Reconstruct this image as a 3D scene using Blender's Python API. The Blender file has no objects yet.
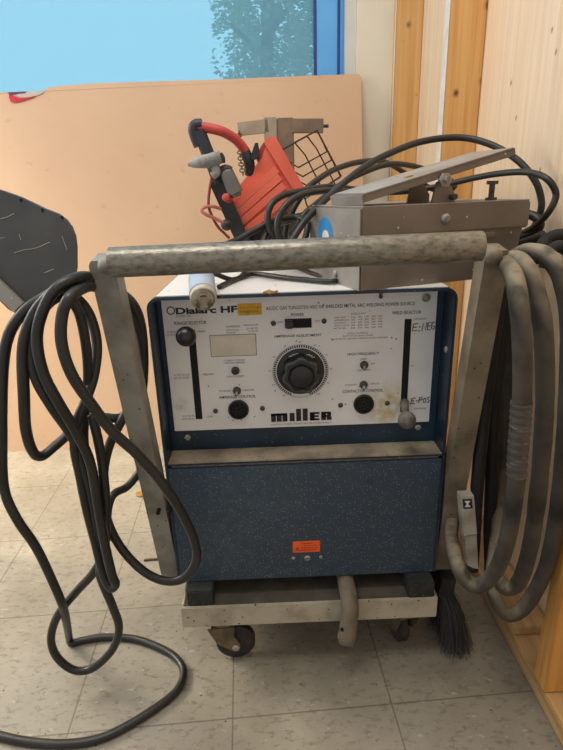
import bpy, bmesh, math, random
from mathutils import Vector, Matrix, noise
random.seed(7)
SC = bpy.context.scene
COL = SC.collection
PI = math.pi

# ------------------------------------------------------------------ camera, sky, lights, exposure
PITCH, ROLL, YAW, FPX = .3359, -.0315, .0147, 524.83
CAM = Vector((-.0564, -.9352, .9354))
FW = Vector((math.sin(YAW)*math.cos(PITCH), math.cos(YAW)*math.cos(PITCH), -math.sin(PITCH)))
_r = Vector((math.cos(YAW), -math.sin(YAW), 0)); _u = _r.cross(FW)
RT = _r*math.cos(ROLL) + _u*math.sin(ROLL)
UP = -_r*math.sin(ROLL) + _u*math.cos(ROLL)
cd = bpy.data.cameras.new('camera'); cam = bpy.data.objects.new('camera', cd); COL.objects.link(cam)
cd.sensor_fit = 'HORIZONTAL'; cd.sensor_width = 36; cd.lens = FPX*36/563; cd.clip_start = .02
M4 = Matrix((RT, UP, -FW)).transposed().to_4x4(); M4.translation = CAM
cam.matrix_world = M4
SC.camera = cam
SC.view_settings.view_transform = 'Standard'; SC.view_settings.look = 'None'
SC.view_settings.exposure = 0.25; SC.view_settings.gamma = 1; SC.view_settings.use_curve_mapping = False

W = bpy.data.worlds.new('sky'); SC.world = W; W.use_nodes = True
bg = W.node_tree.nodes['Background']
# bright open sky beyond the window side, dimmer warm room behind the camera
_t = W.node_tree; _g = _t.nodes.new('ShaderNodeTexCoord'); _d = _t.nodes.new('ShaderNodeVectorMath'); _d.operation = 'DOT_PRODUCT'
_d.inputs[1].default_value = (-.15, .80, .55); _t.links.new(_g.outputs['Generated'], _d.inputs[0])
_q = _t.nodes.new('ShaderNodeValToRGB'); _q.color_ramp.interpolation = 'EASE'
_q.color_ramp.elements[0].position = .0; _q.color_ramp.elements[0].color = (.54, .54, .54, 1)
_q.color_ramp.elements[1].position = .75; _q.color_ramp.elements[1].color = (.97, 1.0, 1.03, 1)
_t.links.new(_d.outputs['Value'], _q.inputs['Fac']); _t.links.new(_q.outputs['Color'], bg.inputs['Color']); bg.inputs['Strength'].default_value = .92

def area(name, loc, target, sx, sy, power, col):
    l = bpy.data.lights.new(name, 'AREA'); l.shape = 'RECTANGLE'; l.size = sx; l.size_y = sy
    l.energy = power; l.color = col
    o = bpy.data.objects.new(name, l); COL.objects.link(o); o.location = loc
    o.rotation_euler = (Vector(target)-Vector(loc)).to_track_quat('-Z', 'Y').to_euler()
    return o
area('overhead_fill', (-.5, -.5, 2.75), (-.5, -.5, 0), 1.2, .4, 20, (1, .95, .86))  # unseen overhead fill, added to give the light some direction
_pf = area('floor_patch_fill', (-2.3, 1.0, 1.6), (-.72, .70, 0), .7, .9, 12, (1, .88, .70)); _pf.data.spread = math.radians(55)  # unseen narrow-spread source, added to brighten the back-left floor patch
area('side_window_light', (-2.6, .35, 1.7), (-.7, 1.0, .6), 1.2, 1.2, 24, (1, .95, .87))

# ------------------------------------------------------------------ points from the photograph's view
def ray(x, y): return FW + RT*((x-281.5)/FPX) - UP*((y-375)/FPX)
def atY(x, y, Y):
    d = ray(x, y); return CAM + d*((Y-CAM.y)/d.y)
def atZ(x, y, Z):
    d = ray(x, y); return CAM + d*((Z-CAM.z)/d.z)
def atX(x, y, X):
    d = ray(x, y); return CAM + d*((X-CAM.x)/d.x)
def atPl(x, y, p0, n):
    d = ray(x, y); return CAM + d*((Vector(p0)-CAM).dot(n)/d.dot(n))

# ------------------------------------------------------------------ materials
def lin(c):
    def f(v):
        v /= 255
        return v/12.92 if v <= .04045 else ((v+.055)/1.055)**2.4
    return (f(c[0]), f(c[1]), f(c[2]), 1)

class NT:
    def __init__(s, name):
        s.m = bpy.data.materials.new(name); s.m.use_nodes = True
        s.t = s.m.node_tree; s.b = s.t.nodes['Principled BSDF']
    def n(s, kind, **kw):
        nd = s.t.nodes.new(kind)
        for k, v in kw.items():
            if k in nd.inputs: nd.inputs[k].default_value = v
            else: setattr(nd, k, v)
        return nd
    def l(s, a, b): s.t.links.new(a, b)
    def coord(s, which='Object'):
        return s.n('ShaderNodeTexCoord').outputs[which]
    def pos(s): return s.n('ShaderNodeNewGeometry').outputs['Position']
    def noise(s, vec, scale, detail=4, rough=.55):
        nd = s.n('ShaderNodeTexNoise'); nd.inputs['Scale'].default_value = scale
        nd.inputs['Detail'].default_value = detail; nd.inputs['Roughness'].default_value = rough
        s.l(vec, nd.inputs['Vector']); return nd.outputs['Fac']
    def mapped(s, vec, scale=(1, 1, 1), rot=(0, 0, 0), loc=(0, 0, 0)):
        nd = s.n('ShaderNodeMapping'); nd.inputs['Scale'].default_value = scale
        nd.inputs['Rotation'].default_value = rot; nd.inputs['Location'].default_value = loc
        s.l(vec, nd.inputs['Vector']); return nd.outputs['Vector']
    def ramp(s, fac, stops):
        nd = s.n('ShaderNodeValToRGB'); e = nd.color_ramp.elements
        while len(e) < len(stops): e.new(.5)
        for q, (p, c) in zip(e, stops):
            q.position = p; q.color = c if len(c) == 4 else (*c, 1)
        s.l(fac, nd.inputs['Fac']); return nd.outputs['Color']
    def math(s, op, a, b=None, clamp=False):
        nd = s.n('ShaderNodeMath', operation=op); nd.use_clamp = clamp
        for i, v in enumerate((a, b)):
            if v is None: continue
            if isinstance(v, (int, float)): nd.inputs[i].default_value = v
            else: s.l(v, nd.inputs[i])
        return nd.outputs[0]
    def mix(s, fac, a, b):
        nd = s.n('ShaderNodeMix', data_type='RGBA')
        for i, v in ((0, fac), (6, a), (7, b)):
            if isinstance(v, (int, float)): nd.inputs[i].default_value = v
            elif isinstance(v, tuple): nd.inputs[i].default_value = v
            else: s.l(v, nd.inputs[i])
        return nd.outputs[2]
    def base(s, c):
        if isinstance(c, tuple): s.b.inputs['Base Color'].default_value = c
        else: s.l(c, s.b.inputs['Base Color'])
    def bump(s, h, strength, dist=.002):
        nd = s.n('ShaderNodeBump'); nd.inputs['Strength'].default_value = strength; nd.inputs['Distance'].default_value = dist
        s.l(h, nd.inputs['Height']); s.l(nd.outputs[0], s.b.inputs['Normal'])

GREY = lambda v: (v, v, v, 1)
def step(s, fac, lo, hi): return s.ramp(fac, [(lo, GREY(0)), (hi, GREY(1))])

def mat(name, col, rough=.5, metal=0, col2=None, scale=12, lo=.4, hi=.65, speck=None, bump=0, bscale=120, detail=5, stretch=(1, 1, 1)):
    """noise-mottled paint: col -> col2 patches, optional fine specks (colour, density, scale)"""
    s = NT(name); v = s.coord()
    if stretch != (1, 1, 1): v = s.mapped(v, stretch)
    c = lin(col)
    if col2 is None: col2 = tuple(k*.82 for k in col)
    c = s.mix(step(s, s.noise(v, scale, detail), lo, hi), c, lin(col2))
    if speck:
        k, dens, sc = speck
        vo = s.n('ShaderNodeTexVoronoi'); vo.inputs['Scale'].default_value = sc; s.l(v, vo.inputs['Vector'])
        dot = step(s, vo.outputs['Distance'], .30, .20) if False else s.math('LESS_THAN', vo.outputs['Distance'], .22)
        sepr = s.n('ShaderNodeSeparateColor'); s.l(vo.outputs['Color'], sepr.inputs[0])
        patch = s.math('MULTIPLY', s.noise(v, 5, 3), dens*2)
        pick = s.math('LESS_THAN', sepr.outputs[0], patch)
        c = s.mix(s.math('MULTIPLY', dot, pick), c, lin(k))
    s.base(c); s.b.inputs['Roughness'].default_value = rough; s.b.inputs['Metallic'].default_value = metal
    if bump: s.bump(s.noise(v, bscale, 4), bump)
    return s.m

def wood(name, c1, c2, knots=(), dark=(120, 70, 30), fine=70, axis='Z', knot_r=.012):
    s = NT(name); v = s.pos()
    st = {'Z': (1, 1, .035), 'Y': (1, .035, 1)}[axis]
    wob = s.noise(s.mapped(v, tuple(k*3 for k in st)), 2.2, 2)
    add = s.n('ShaderNodeVectorMath', operation='MULTIPLY_ADD')
    s.l(wob, add.inputs[0]); add.inputs[1].default_value = (.03, .03, 0); s.l(v, add.inputs[2])
    g = s.noise(s.mapped(add.outputs[0], st), fine, 5, .6)
    c = s.mix(step(s, g, .35, .68), lin(c1), lin(c2))
    broad = s.noise(s.mapped(v, st), 14, 3)
    c = s.mix(s.math('MULTIPLY', step(s, broad, .5, .75), .35), c, lin(tuple(k*.85 for k in c2)))
    for p, r in knots:
        d = s.n('ShaderNodeVectorMath', operation='SUBTRACT'); s.l(v, d.inputs[0]); d.inputs[1].default_value = p
        m = s.mapped(d.outputs[0], (1, 1, .75))
        ln = s.n('ShaderNodeVectorMath', operation='LENGTH'); s.l(m, ln.inputs[0])
        q = s.math('ADD', ln.outputs['Value'], s.math('MULTIPLY', s.noise(v, 90, 2), r*.5))
        f = s.ramp(s.math('DIVIDE', q, r*1.25), [(0, GREY(1)), (.45, GREY(.85)), (.7, GREY(.35)), (1, GREY(0))])
        c = s.mix(f, c, lin(dark))
    s.base(c); s.b.inputs['Roughness'].default_value = .6
    s.bump(g, .15, .001)
    return s.m

def flat(name, col, rough=.5, metal=0): return mat(name, col, rough, metal, tuple(k*.93 for k in col), 20)

M = {}
M['shell_blue'] = mat('shell_blue', (23, 47, 66), .42, 0, (17, 35, 50), 9, speck=((120, 130, 130), .06, 260))
M['door_blue'] = mat('door_blue', (44, 62, 82), .5, 0, (48, 60, 70), 6, .38, .7, speck=((150, 158, 155), .36, 340), bump=.05)
M['ledge'] = mat('ledge_dust', (150, 138, 118), .85, 0, (112, 102, 88), 14, speck=((70, 60, 50), .2, 150))
M['lid'] = mat('lid_white', (218, 217, 213), .55, 0, (196, 194, 186), 7, .5, .8, speck=((120, 100, 60), .06, 90))
M['panel'] = mat('panel_white', (226, 225, 224), .42, 0, (212, 210, 208), 6, .45, .8, speck=((150, 140, 120), .05, 120))
M['print'] = flat('print_black', (28, 28, 32), .5)
M['print_grey'] = flat('print_grey', (95, 95, 98), .5)
M['slot'] = flat('slot_black', (10, 10, 10), .8)
M['black'] = mat('black_plastic', (22, 22, 23), .35, 0, (30, 30, 30), 30)
M['black_dull'] = mat('black_dull', (30, 30, 30), .7, 0, (42, 40, 38), 30)
M['dusty_knob'] = mat('dusty_knob', (120, 114, 104), .8, 0, (74, 72, 68), 40)
M['knob_rim'] = mat('knob_rim', (66, 66, 64), .5, 0, (40, 40, 40), 50)
M['chrome'] = mat('chrome', (168, 164, 156), .35, .4, (130, 128, 122), 60)
M['screw'] = mat('screw_steel', (176, 172, 160), .5, .1, (130, 126, 116), 80)
M['screw_dark'] = mat('screw_dark', (84, 80, 74), .5, .1, (54, 52, 50), 80)
M['plate'] = flat('nameplate_cream', (214, 206, 190), .5)
M['plate_edge'] = flat('nameplate_edge', (150, 142, 125), .5)
M['yellow'] = mat('sticker_yellow', (226, 178, 40), .6, 0, (200, 150, 35), 60)
M['orange'] = mat('label_orange', (240, 98, 38), .5, 0, (225, 85, 32), 30)
M['deck_cream'] = mat('deck_cream', (176, 168, 148), .75, 0, (140, 130, 112), 18, .45, .75, speck=((80, 66, 50), .2, 110))
M['deck_dark'] = mat('deck_dust', (84, 78, 68), .9, 0, (62, 58, 52), 16)
M['block'] = mat('block_black', (32, 36, 38), .8, 0, (48, 48, 46), 30, speck=((130, 128, 120), .12, 260))
M['galv'] = mat('galvanised', (136, 131, 118), .36, .5, (96, 92, 84), 170, .42, .68, bump=.35, bscale=160, stretch=(.5, 1, 1))
M['post'] = mat('post_grey', (154, 152, 144), .6, .2, (112, 108, 98), 14, .4, .7, speck=((70, 66, 58), .10, 120), bump=.12)
M['post_tan'] = mat('post_tan', (140, 129, 110), .65, .15, (98, 88, 74), 14, .4, .7, speck=((70, 60, 48), .10, 120), bump=.12)
M['pipe'] = mat('pipe_tan', (128, 118, 100), .65, .15, (100, 92, 78), 20)
M['rubber'] = mat('wheel_rubber', (34, 32, 30), .75, 0, (56, 50, 44), 24)
M['rust'] = mat('caster_fork', (120, 104, 76), .7, .3, (84, 74, 58), 30)
M['cable'] = mat('cable_black', (38, 37, 35), .42, 0, (28, 28, 26), 16)
M['cable_pedal'] = mat('cable_pedal', (36, 36, 34), .42, 0, (44, 43, 41), 16)
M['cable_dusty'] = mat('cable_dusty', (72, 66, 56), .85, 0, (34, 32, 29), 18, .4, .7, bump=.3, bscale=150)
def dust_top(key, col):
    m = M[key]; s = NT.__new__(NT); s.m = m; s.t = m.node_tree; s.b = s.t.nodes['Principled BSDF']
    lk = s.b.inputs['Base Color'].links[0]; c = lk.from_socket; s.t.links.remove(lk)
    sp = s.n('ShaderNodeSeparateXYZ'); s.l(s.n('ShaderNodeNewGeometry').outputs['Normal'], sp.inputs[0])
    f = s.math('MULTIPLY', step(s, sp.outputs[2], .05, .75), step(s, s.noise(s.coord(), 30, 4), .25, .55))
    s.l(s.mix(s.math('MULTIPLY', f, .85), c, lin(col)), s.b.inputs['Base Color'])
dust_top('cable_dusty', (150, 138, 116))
M['cable_dark'] = mat('cable_dark', (42, 40, 37), .8, 0, (34, 32, 30), 18, bump=.2)
M['tape'] = mat('tape_wrap', (66, 64, 60), .45, 0, (116, 112, 104), 40, .55, .75, stretch=(1, 1, 6), bump=.4)
M['strap'] = mat('strap_dark', (24, 23, 22), .6, 0, (30, 29, 28), 20)
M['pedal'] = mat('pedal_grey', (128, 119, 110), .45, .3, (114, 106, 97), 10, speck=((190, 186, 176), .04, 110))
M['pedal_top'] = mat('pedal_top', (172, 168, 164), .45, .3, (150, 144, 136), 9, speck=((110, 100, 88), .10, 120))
M['pedal_end'] = mat('pedal_end', (150, 146, 140), .5, .25, (134, 128, 122), 10, speck=((190, 186, 176), .05, 110))
M['blue_badge'] = flat('badge_blue', (50, 135, 200), .4)
M['white'] = flat('white_plastic', (222, 220, 212), .5)
M['white_dusty'] = mat('white_dusty', (178, 174, 162), .6, 0, (140, 134, 122), 24)
M['plug_blue'] = mat('plug_blue', (150, 172, 200), .45, 0, (175, 185, 198), 12)
M['plug_face'] = mat('plug_face', (196, 190, 174), .55, 0, (160, 150, 132), 30)
M['brass'] = mat('brass', (150, 140, 110), .4, .7, (110, 100, 78), 40)
M['orange_red'] = mat('red_plastic', (242, 118, 92), .45, 0, (222, 98, 74), 9)
M['red'] = mat('red_rubber', (196, 72, 66), .5, 0, (170, 58, 54), 14)
M['red_dark'] = mat('red_wire_dark', (140, 52, 48), .5, 0, (120, 44, 42), 14)
M['dark_metal'] = mat('dark_metal', (54, 54, 54), .5, .2, (42, 42, 42), 20)
M['navy'] = mat('navy_rubber', (40, 44, 58), .5, 0, (32, 34, 44), 20)
M['glove_grey'] = mat('grey_rubber', (158, 156, 152), .75, 0, (116, 114, 112), 34, bump=.3)
M['grey_cyl'] = mat('grey_plastic', (112, 110, 106), .5, 0, (96, 94, 90), 16)
M['copper'] = mat('pinkish_wire', (190, 118, 104), .5, .1, (160, 90, 80), 20)
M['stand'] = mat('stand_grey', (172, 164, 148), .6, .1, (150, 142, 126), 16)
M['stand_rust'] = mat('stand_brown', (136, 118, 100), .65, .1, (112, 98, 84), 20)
M['wire'] = mat('wire_black', (60, 56, 52), .5, .3, (48, 44, 42), 20)
M['chain'] = mat('chain_steel', (120, 112, 100), .5, .5, (96, 90, 80), 50)
M['bristle'] = mat('bristle_black', (38, 38, 36), .6, 0, (50, 48, 44), 30)
M['chip'] = mat('chip_tan', (190, 150, 90), .8, 0, (160, 120, 70), 60)
M['rust_flake'] = mat('rust_flake', (150, 112, 40), .8, 0, (110, 80, 30), 90)
M['stick'] = mat('stick_brown', (96, 82, 64), .8, 0, (80, 68, 54), 60)
M['cream_wall'] = mat('cream_wall', (230, 226, 208), .7, 0, (224, 218, 200), 5)
M['reveal'] = mat('window_reveal', (214, 214, 210), .6, 0, (204, 204, 200), 8)
M['frame_blue'] = mat('window_frame_blue', (104, 184, 250), .45, 0, (96, 176, 248), 5)
M['frame_dark'] = mat('window_gasket', (40, 74, 130), .6, 0, (34, 64, 116), 8)
M['bark'] = mat('bark', (96, 84, 70), .8)
M['leaf'] = mat('leaf_green', (190, 205, 184), .6, 0, (150, 176, 150), 3, .4, .6)
_lm = NT.__new__(NT); _lm.m = M['leaf']; _lm.t = M['leaf'].node_tree; _lm.b = _lm.t.nodes['Principled BSDF']; _lm.b.inputs['Transmission Weight'].default_value = 0
_tl = _lm.n('ShaderNodeBsdfTranslucent'); _tl.inputs['Color'].default_value = lin((200, 216, 196)); _mx = _lm.n('ShaderNodeMixShader'); _mx.inputs[0].default_value = .5
_lo = [n for n in _lm.t.nodes if n.type == 'OUTPUT_MATERIAL'][0]; _lm.l(_lm.b.outputs[0], _mx.inputs[1]); _lm.l(_tl.outputs[0], _mx.inputs[2]); _lm.l(_mx.outputs[0], _lo.inputs['Surface'])
M['ground'] = mat('ground_grass', (110, 120, 84), .9)
M['tear_red'] = mat('tear_red', (206, 34, 52), .55, 0, (176, 24, 44), 50)
M['tear_purple'] = flat('tear_purple', (96, 44, 84), .6)
M['tear_white'] = flat('tear_white', (196, 186, 180), .7)

def stain(key, pts, col, amt):
    m = M[key]; s = NT.__new__(NT); s.m = m; s.t = m.node_tree; s.b = s.t.nodes['Principled BSDF']
    v = s.pos(); lk = s.b.inputs['Base Color'].links[0]; c = lk.from_socket; s.t.links.remove(lk)
    for p, r in pts:
        d = s.n('ShaderNodeVectorMath', operation='SUBTRACT'); s.l(v, d.inputs[0]); d.inputs[1].default_value = p
        ln = s.n('ShaderNodeVectorMath', operation='LENGTH'); s.l(d.outputs[0], ln.inputs[0])
        f = s.ramp(s.math('DIVIDE', ln.outputs['Value'], r), [(.1, GREY(1)), (1, GREY(0))])
        f = s.math('MULTIPLY', f, s.math('MULTIPLY', step(s, s.noise(v, 60, 4), .35, .65), amt))
        c = s.mix(f, c, lin(col))
    s.l(c, s.b.inputs['Base Color'])
stain('panel', [(atY(391, 402, -.010), .05), (atY(383, 414, -.010), .03)], (188, 164, 90), .9)
stain('panel', [(atY(181, 405, -.010), .018)], (160, 148, 128), .6)
stain('door_blue', [(atY(255, 500, -.061), .13), (atY(225, 545, -.061), .08)], (92, 102, 102), .28)
stain('door_blue', [(atY(371, 481, -.061), .012)], (24, 26, 28), .9)

def board_mat():
    s = NT('board_peach'); v = s.coord()
    c = s.mix(step(s, s.noise(v, 2.2, 4), .35, .7), lin((212, 178, 146)), lin((203, 167, 134)))
    c = s.mix(s.math('MULTIPLY', step(s, s.noise(v, 30, 3), .66, .74), .25), c, lin((170, 120, 90)))
    s.base(c); s.b.inputs['Roughness'].default_value = .55
    return s.m
M['board'] = board_mat()

def panel_mat_dark():
    s = NT('scratched_grey'); v = s.coord()
    c = s.mix(step(s, s.noise(v, 8, 5), .35, .7), lin((60, 62, 63)), lin((74, 75, 74)))
    sc = s.noise(s.mapped(v, (14, 1, 120), (0, .25, 0)), 1, 3, .6)
    m = s.math('MULTIPLY', step(s, sc, .70, .73), step(s, s.noise(v, 14, 2), .55, .6))
    c = s.mix(m, c, lin((150, 148, 142)))
    s.base(c); s.b.inputs['Roughness'].default_value = .5
    return s.m
M['scratched'] = panel_mat_dark()

def floor_mat():
    s = NT('floor_tiles'); T = .3048
    v = s.mapped(s.pos(), (1, 1, 1), (0, 0, -.0493))
    # tile joints pass through the measured corner
    ca, sa = math.cos(-.0493), math.sin(-.0493)
    ox, oy = -.1581*ca+.2111*sa, -.1581*sa-.2111*ca
    sp = s.n('ShaderNodeSeparateXYZ'); s.l(v, sp.inputs[0])
    d = []
    for ch, o in ((0, ox), (1, oy)):
        f = s.math('FRACT', s.math('ADD', s.math('DIVIDE', s.math('SUBTRACT', sp.outputs[ch], o), T), 50.5))
        d.append(s.math('ABSOLUTE', s.math('SUBTRACT', f, .5)))
    dm = s.math('MINIMUM', d[0], d[1])
    joint = s.ramp(dm, [(.002, GREY(1)), (.0055, GREY(0))])
    c = s.mix(step(s, s.noise(v, 5, 4), .35, .7), lin((152, 145, 130)), lin((132, 125, 111)))
    st = s.noise(s.mapped(v, (34, 60, 1), (0, 0, .5)), 1.3, 5, .7)
    c = s.mix(s.math('MULTIPLY', step(s, st, .52, .64), .7), c, lin((104, 96, 82)))
    c = s.mix(s.math('MULTIPLY', step(s, s.noise(s.mapped(v, (40, 80, 1), (0, 0, .5), (3, 1, 0)), 1, 3, .6), .64, .7), .5), c, lin((186, 181, 168)))
    vo = s.n('ShaderNodeTexVoronoi'); vo.inputs['Scale'].default_value = 60; s.l(v, vo.inputs['Vector'])
    sr = s.n('ShaderNodeSeparateColor'); s.l(vo.outputs['Color'], sr.inputs[0])
    dk = s.math('MULTIPLY', s.math('LESS_THAN', vo.outputs['Distance'], .12), s.math('LESS_THAN', sr.outputs[0], .12))
    c = s.mix(dk, c, lin((60, 50, 40)))
    grime = s.noise(v, 3.2, 5, .6)
    c = s.mix(s.math('MULTIPLY', step(s, grime, .42, .7), .55), c, lin((106, 99, 84)))
    c = s.mix(s.math('MULTIPLY', joint, .8), c, lin((74, 66, 54)))
    s.base(c); s.b.inputs['Roughness'].default_value = .45
    s.bump(s.math('SUBTRACT', s.noise(v, 120, 3), joint), .1, .001)
    return s.m
M['floor'] = floor_mat()

def glass_mat():
    s = NT('window_pane_blue')
    t = s.n('ShaderNodeBsdfTransparent'); t.inputs['Color'].default_value = (.63, .89, 1, 1)
    g = s.n('ShaderNodeBsdfGlossy'); g.inputs['Roughness'].default_value = .05
    mx = s.n('ShaderNodeMixShader'); mx.inputs[0].default_value = .04
    df = s.n('ShaderNodeBsdfTranslucent'); df.inputs['Color'].default_value = (.58, .87, 1, 1)
    m2 = s.n('ShaderNodeMixShader'); m2.inputs[0].default_value = .27
    s.l(t.outputs[0], m2.inputs[1]); s.l(df.outputs[0], m2.inputs[2])
    s.l(m2.outputs[0], mx.inputs[1]); s.l(g.outputs[0], mx.inputs[2])
    out = [n for n in s.t.nodes if n.type == 'OUTPUT_MATERIAL'][0]
    s.l(mx.outputs[0], out.inputs['Surface'])
    return s.m
M['glass'] = glass_mat()

# ------------------------------------------------------------------ mesh helpers
WL = {}
def obj(name, bm, m, parent=None, smooth=False, bev=0, seg=2):
    if bev:
        es = [e for e in bm.edges if e.is_manifold and e.calc_face_angle(0) > .5]
        bmesh.ops.bevel(bm, geom=es, offset=bev, segments=seg, affect='EDGES', clamp_overlap=True)
    bmesh.ops.recalc_face_normals(bm, faces=bm.faces[:])
    lo = Vector((1e9,)*3); hi = -lo
    for v in bm.verts:
        lo = Vector(map(min, lo, v.co)); hi = Vector(map(max, hi, v.co))
    c = (lo+hi)/2
    bmesh.ops.translate(bm, vec=-c, verts=bm.verts[:])
    me = bpy.data.meshes.new(name); bm.to_mesh(me); bm.free()
    if smooth:
        for p in me.polygons: p.use_smooth = True
        if smooth != 'all':
            me.set_sharp_from_angle(angle=.7)
    ms = m if isinstance(m, (list, tuple)) else [m]
    for k in ms: me.materials.append(M[k] if isinstance(k, str) else k)
    o = bpy.data.objects.new(name, me); COL.objects.link(o)
    WL[o.name] = c
    if parent:
        o.parent = parent; o.location = c - WL[parent.name]
    else: o.location = c
    return o
def tag(o, label, cat, group=None):
    o['label'] = label; o['category'] = cat
    if group: o['group'] = group
    return o
def thing(name, loc, label, cat, group=None):
    o = bpy.data.objects.new(name, None); COL.objects.link(o); o.location = loc; o.empty_display_size = .05
    WL[o.name] = Vector(loc)
    return tag(o, label, cat, group)
def struct(o): o['kind'] = 'structure'; return o
def BM(): return bmesh.new()

def box(bm, a, b, mtx=None, mi=0):
    a, b = Vector(a), Vector(b)
    r = bmesh.ops.create_cube(bm, size=1)
    for v in r['verts']:
        v.co = Vector(((a[i]+b[i])/2 + v.co[i]*(b[i]-a[i]) for i in range(3)))
        if mtx: v.co = mtx @ v.co
    if mi:
        for f in {f for v in r['verts'] for f in v.link_faces}: f.material_index = mi
    return bm
def loft(bm, rings, cap=True, closed=False, mi=0):
    vs = [[bm.verts.new(p) for p in r] for r in rings]
    n = len(rings[0]); fs = []
    rng = range(len(vs)) if closed else range(len(vs)-1)
    for i in rng:
        A, B = vs[i], vs[(i+1) % len(vs)]
        for j in range(n):
            fs.append(bm.faces.new((A[j], A[(j+1) % n], B[(j+1) % n], B[j])))
    if cap and not closed:
        fs.append(bm.faces.new(vs[0][::-1])); fs.append(bm.faces.new(vs[-1]))
    for f in fs: f.material_index = mi
    return bm
def frame(d):
    d = d.normalized(); h = Vector((0, 0, 1)) if abs(d.z) < .9 else Vector((1, 0, 0))
    u = d.cross(h).normalized(); return u, u.cross(d).normalized()*-1
def lathe(bm, p, d, prof, seg=24, mi=0):
    """prof: list of (distance along d, radius)"""
    p = Vector(p); d = Vector(d).normalized(); u, v = frame(d)
    rings = [[p + d*t + (u*math.cos(2*PI*k/seg)+v*math.sin(2*PI*k/seg))*max(r, 1e-4) for k in range(seg)] for t, r in prof]
    return loft(bm, rings, mi=mi)
def cyl(bm, a, b, r, seg=20, r2=None, mi=0):
    a, b = Vector(a), Vector(b)
    return lathe(bm, a, b-a, [(0, r), ((b-a).length, r if r2 is None else r2)], seg, mi)
def ball(bm, c, r, seg=20, sq=(1, 1, 1), n=12):
    rings = []
    c = Vector(c)
    return lathe(bm, c, (0, -1, 0), [(-r*math.cos(PI*k/n)*sq[1], r*math.sin(PI*k/n)) for k in range(n+1)], seg)
def smooth_path(pts, sub=7):
    pts = [Vector(p) for p in pts]; out = []
    P = [pts[0]*2-pts[1]] + pts + [pts[-1]*2-pts[-2]]
    for i in range(1, len(P)-2):
        p0, p1, p2, p3 = P[i-1:i+3]
        # centripetal-ish
        for k in range(sub):
            t = k/sub
            out.append(.5*((2*p1)+(p2-p0)*t+(2*p0-5*p1+4*p2-p3)*t*t+(3*p1-p0-3*p2+p3)*t**3))
    out.append(pts[-1]); return out
def tube(bm, pts, r, seg=10, smooth=True, sub=7, mi=0, wob=0):
    p = smooth_path(pts, sub) if smooth else [Vector(q) for q in pts]
    rad = (lambda t: r) if isinstance(r, (int, float)) else r
    rings = []; u = None
    for i, q in enumerate(p):
        d = (p[min(i+1, len(p)-1)]-p[max(i-1, 0)])
        d = d.normalized() if d.length > 1e-9 else Vector((0, 0, 1))
        if u is None: u, _ = frame(d)
        u = (u - d*u.dot(d)).normalized(); v = d.cross(u)
        R = rad(i/(len(p)-1))
        if wob: R *= 1+wob*noise.noise(q*40)
        rings.append([q + (u*math.cos(2*PI*k/seg)+v*math.sin(2*PI*k/seg))*R for k in range(seg)])
    return loft(bm, rings, mi=mi)
def prism(bm, poly, off, mi=0):
    off = Vector(off); poly = [Vector(p) for p in poly]
    return loft(bm, [poly, [p+off for p in poly]], mi=mi)
def bar(bm, a, b, w, h, side):
    """rectangular bar a->b: w along 'side', h along the other normal"""
    a, b = Vector(a), Vector(b); d = (b-a).normalized(); s = Vector(side); s = (s-d*s.dot(d)).normalized(); n = d.cross(s)
    q = [s*w/2+n*h/2, -s*w/2+n*h/2, -s*w/2-n*h/2, s*w/2-n*h/2]
    return loft(bm, [[a+k for k in q], [b+k for k in q]])
def text_into(bm, body, P0, P1, height, ext=.0004, bold=0, normal=(0, -1, 0)):
    """letters from P0 to P1 (baseline), cap height given"""
    cu = bpy.data.curves.new('lettering', 'FONT'); cu.body = body; cu.size = 1; cu.offset = bold; cu.resolution_u = 3
    o = bpy.data.objects.new('lettering', cu); COL.objects.link(o)
    bpy.context.view_layer.update()
    me = bpy.data.meshes.new_from_object(o.evaluated_get(bpy.context.evaluated_depsgraph_get()))
    bpy.data.objects.remove(o); bpy.data.curves.remove(cu)
    if not me.vertices: return
    xs = [v.co.x for v in me.vertices]; ys = [v.co.y for v in me.vertices]
    x0, x1, y0, y1 = min(xs), max(xs), min(ys), max(ys)
    P0, P1 = Vector(P0), Vector(P1); n = Vector(normal).normalized(); d = P1-P0; up = n.cross(d.normalized())
    b0 = len(bm.verts); bm.from_mesh(me); bm.verts.ensure_lookup_table()
    for v in bm.verts[b0:]:
        fx = (v.co.x-x0)/max(x1-x0, 1e-6); fy = (v.co.y-y0)/max(y1-y0, 1e-6)
        v.co = P0 + d*fx + up*(fy*height) + n*ext
    bpy.data.meshes.remove(me)

# ================================================================== THE SETTING
b = BM(); box(b, (-2.2, -1.7, -.03), (.60, 1.28, 0)); struct(obj('floor', b, 'floor'))
# back wall with its window opening (X -1.7 .. .285, Z 1.10 .. 2.35)
WY = 1.28; wx0, wx1, wz0, wz1 = -1.7, .292, 1.12, 2.4
b = BM()
for a, c in (((-2.2, WY, 0), (wx0, WY+.14, 2.6)), ((wx1, WY, 0), (.60, WY+.14, 2.6)), ((wx0, WY, 0), (wx1, WY+.14, wz0)), ((wx0, WY, wz1), (wx1, WY+.14, 2.6))):
    box(b, a, c)
struct(obj('wall_back', b, 'cream_wall'))
win = bpy.data.objects.new('window_1', None); COL.objects.link(win); win.location = (-.7, WY, wz0); WL['window_1'] = Vector((-.7, WY, wz0)); struct(win)
b = BM()
fw = .105
for a, c in (((wx0, WY+.055, wz0), (wx0+fw, WY+.11, wz1)), ((wx1-.04-fw, WY+.055, wz0), (wx1-.04, WY+.11, wz1)), ((wx0+fw, WY+.055, wz0), (wx1-.04-fw, WY+.11, wz0+fw)), ((wx0+fw, WY+.055, wz1-fw), (wx1-.04-fw, WY+.11, wz1))):
    box(b, a, c)
obj('window_frame', b, 'frame_blue', win, bev=.006)
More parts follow.
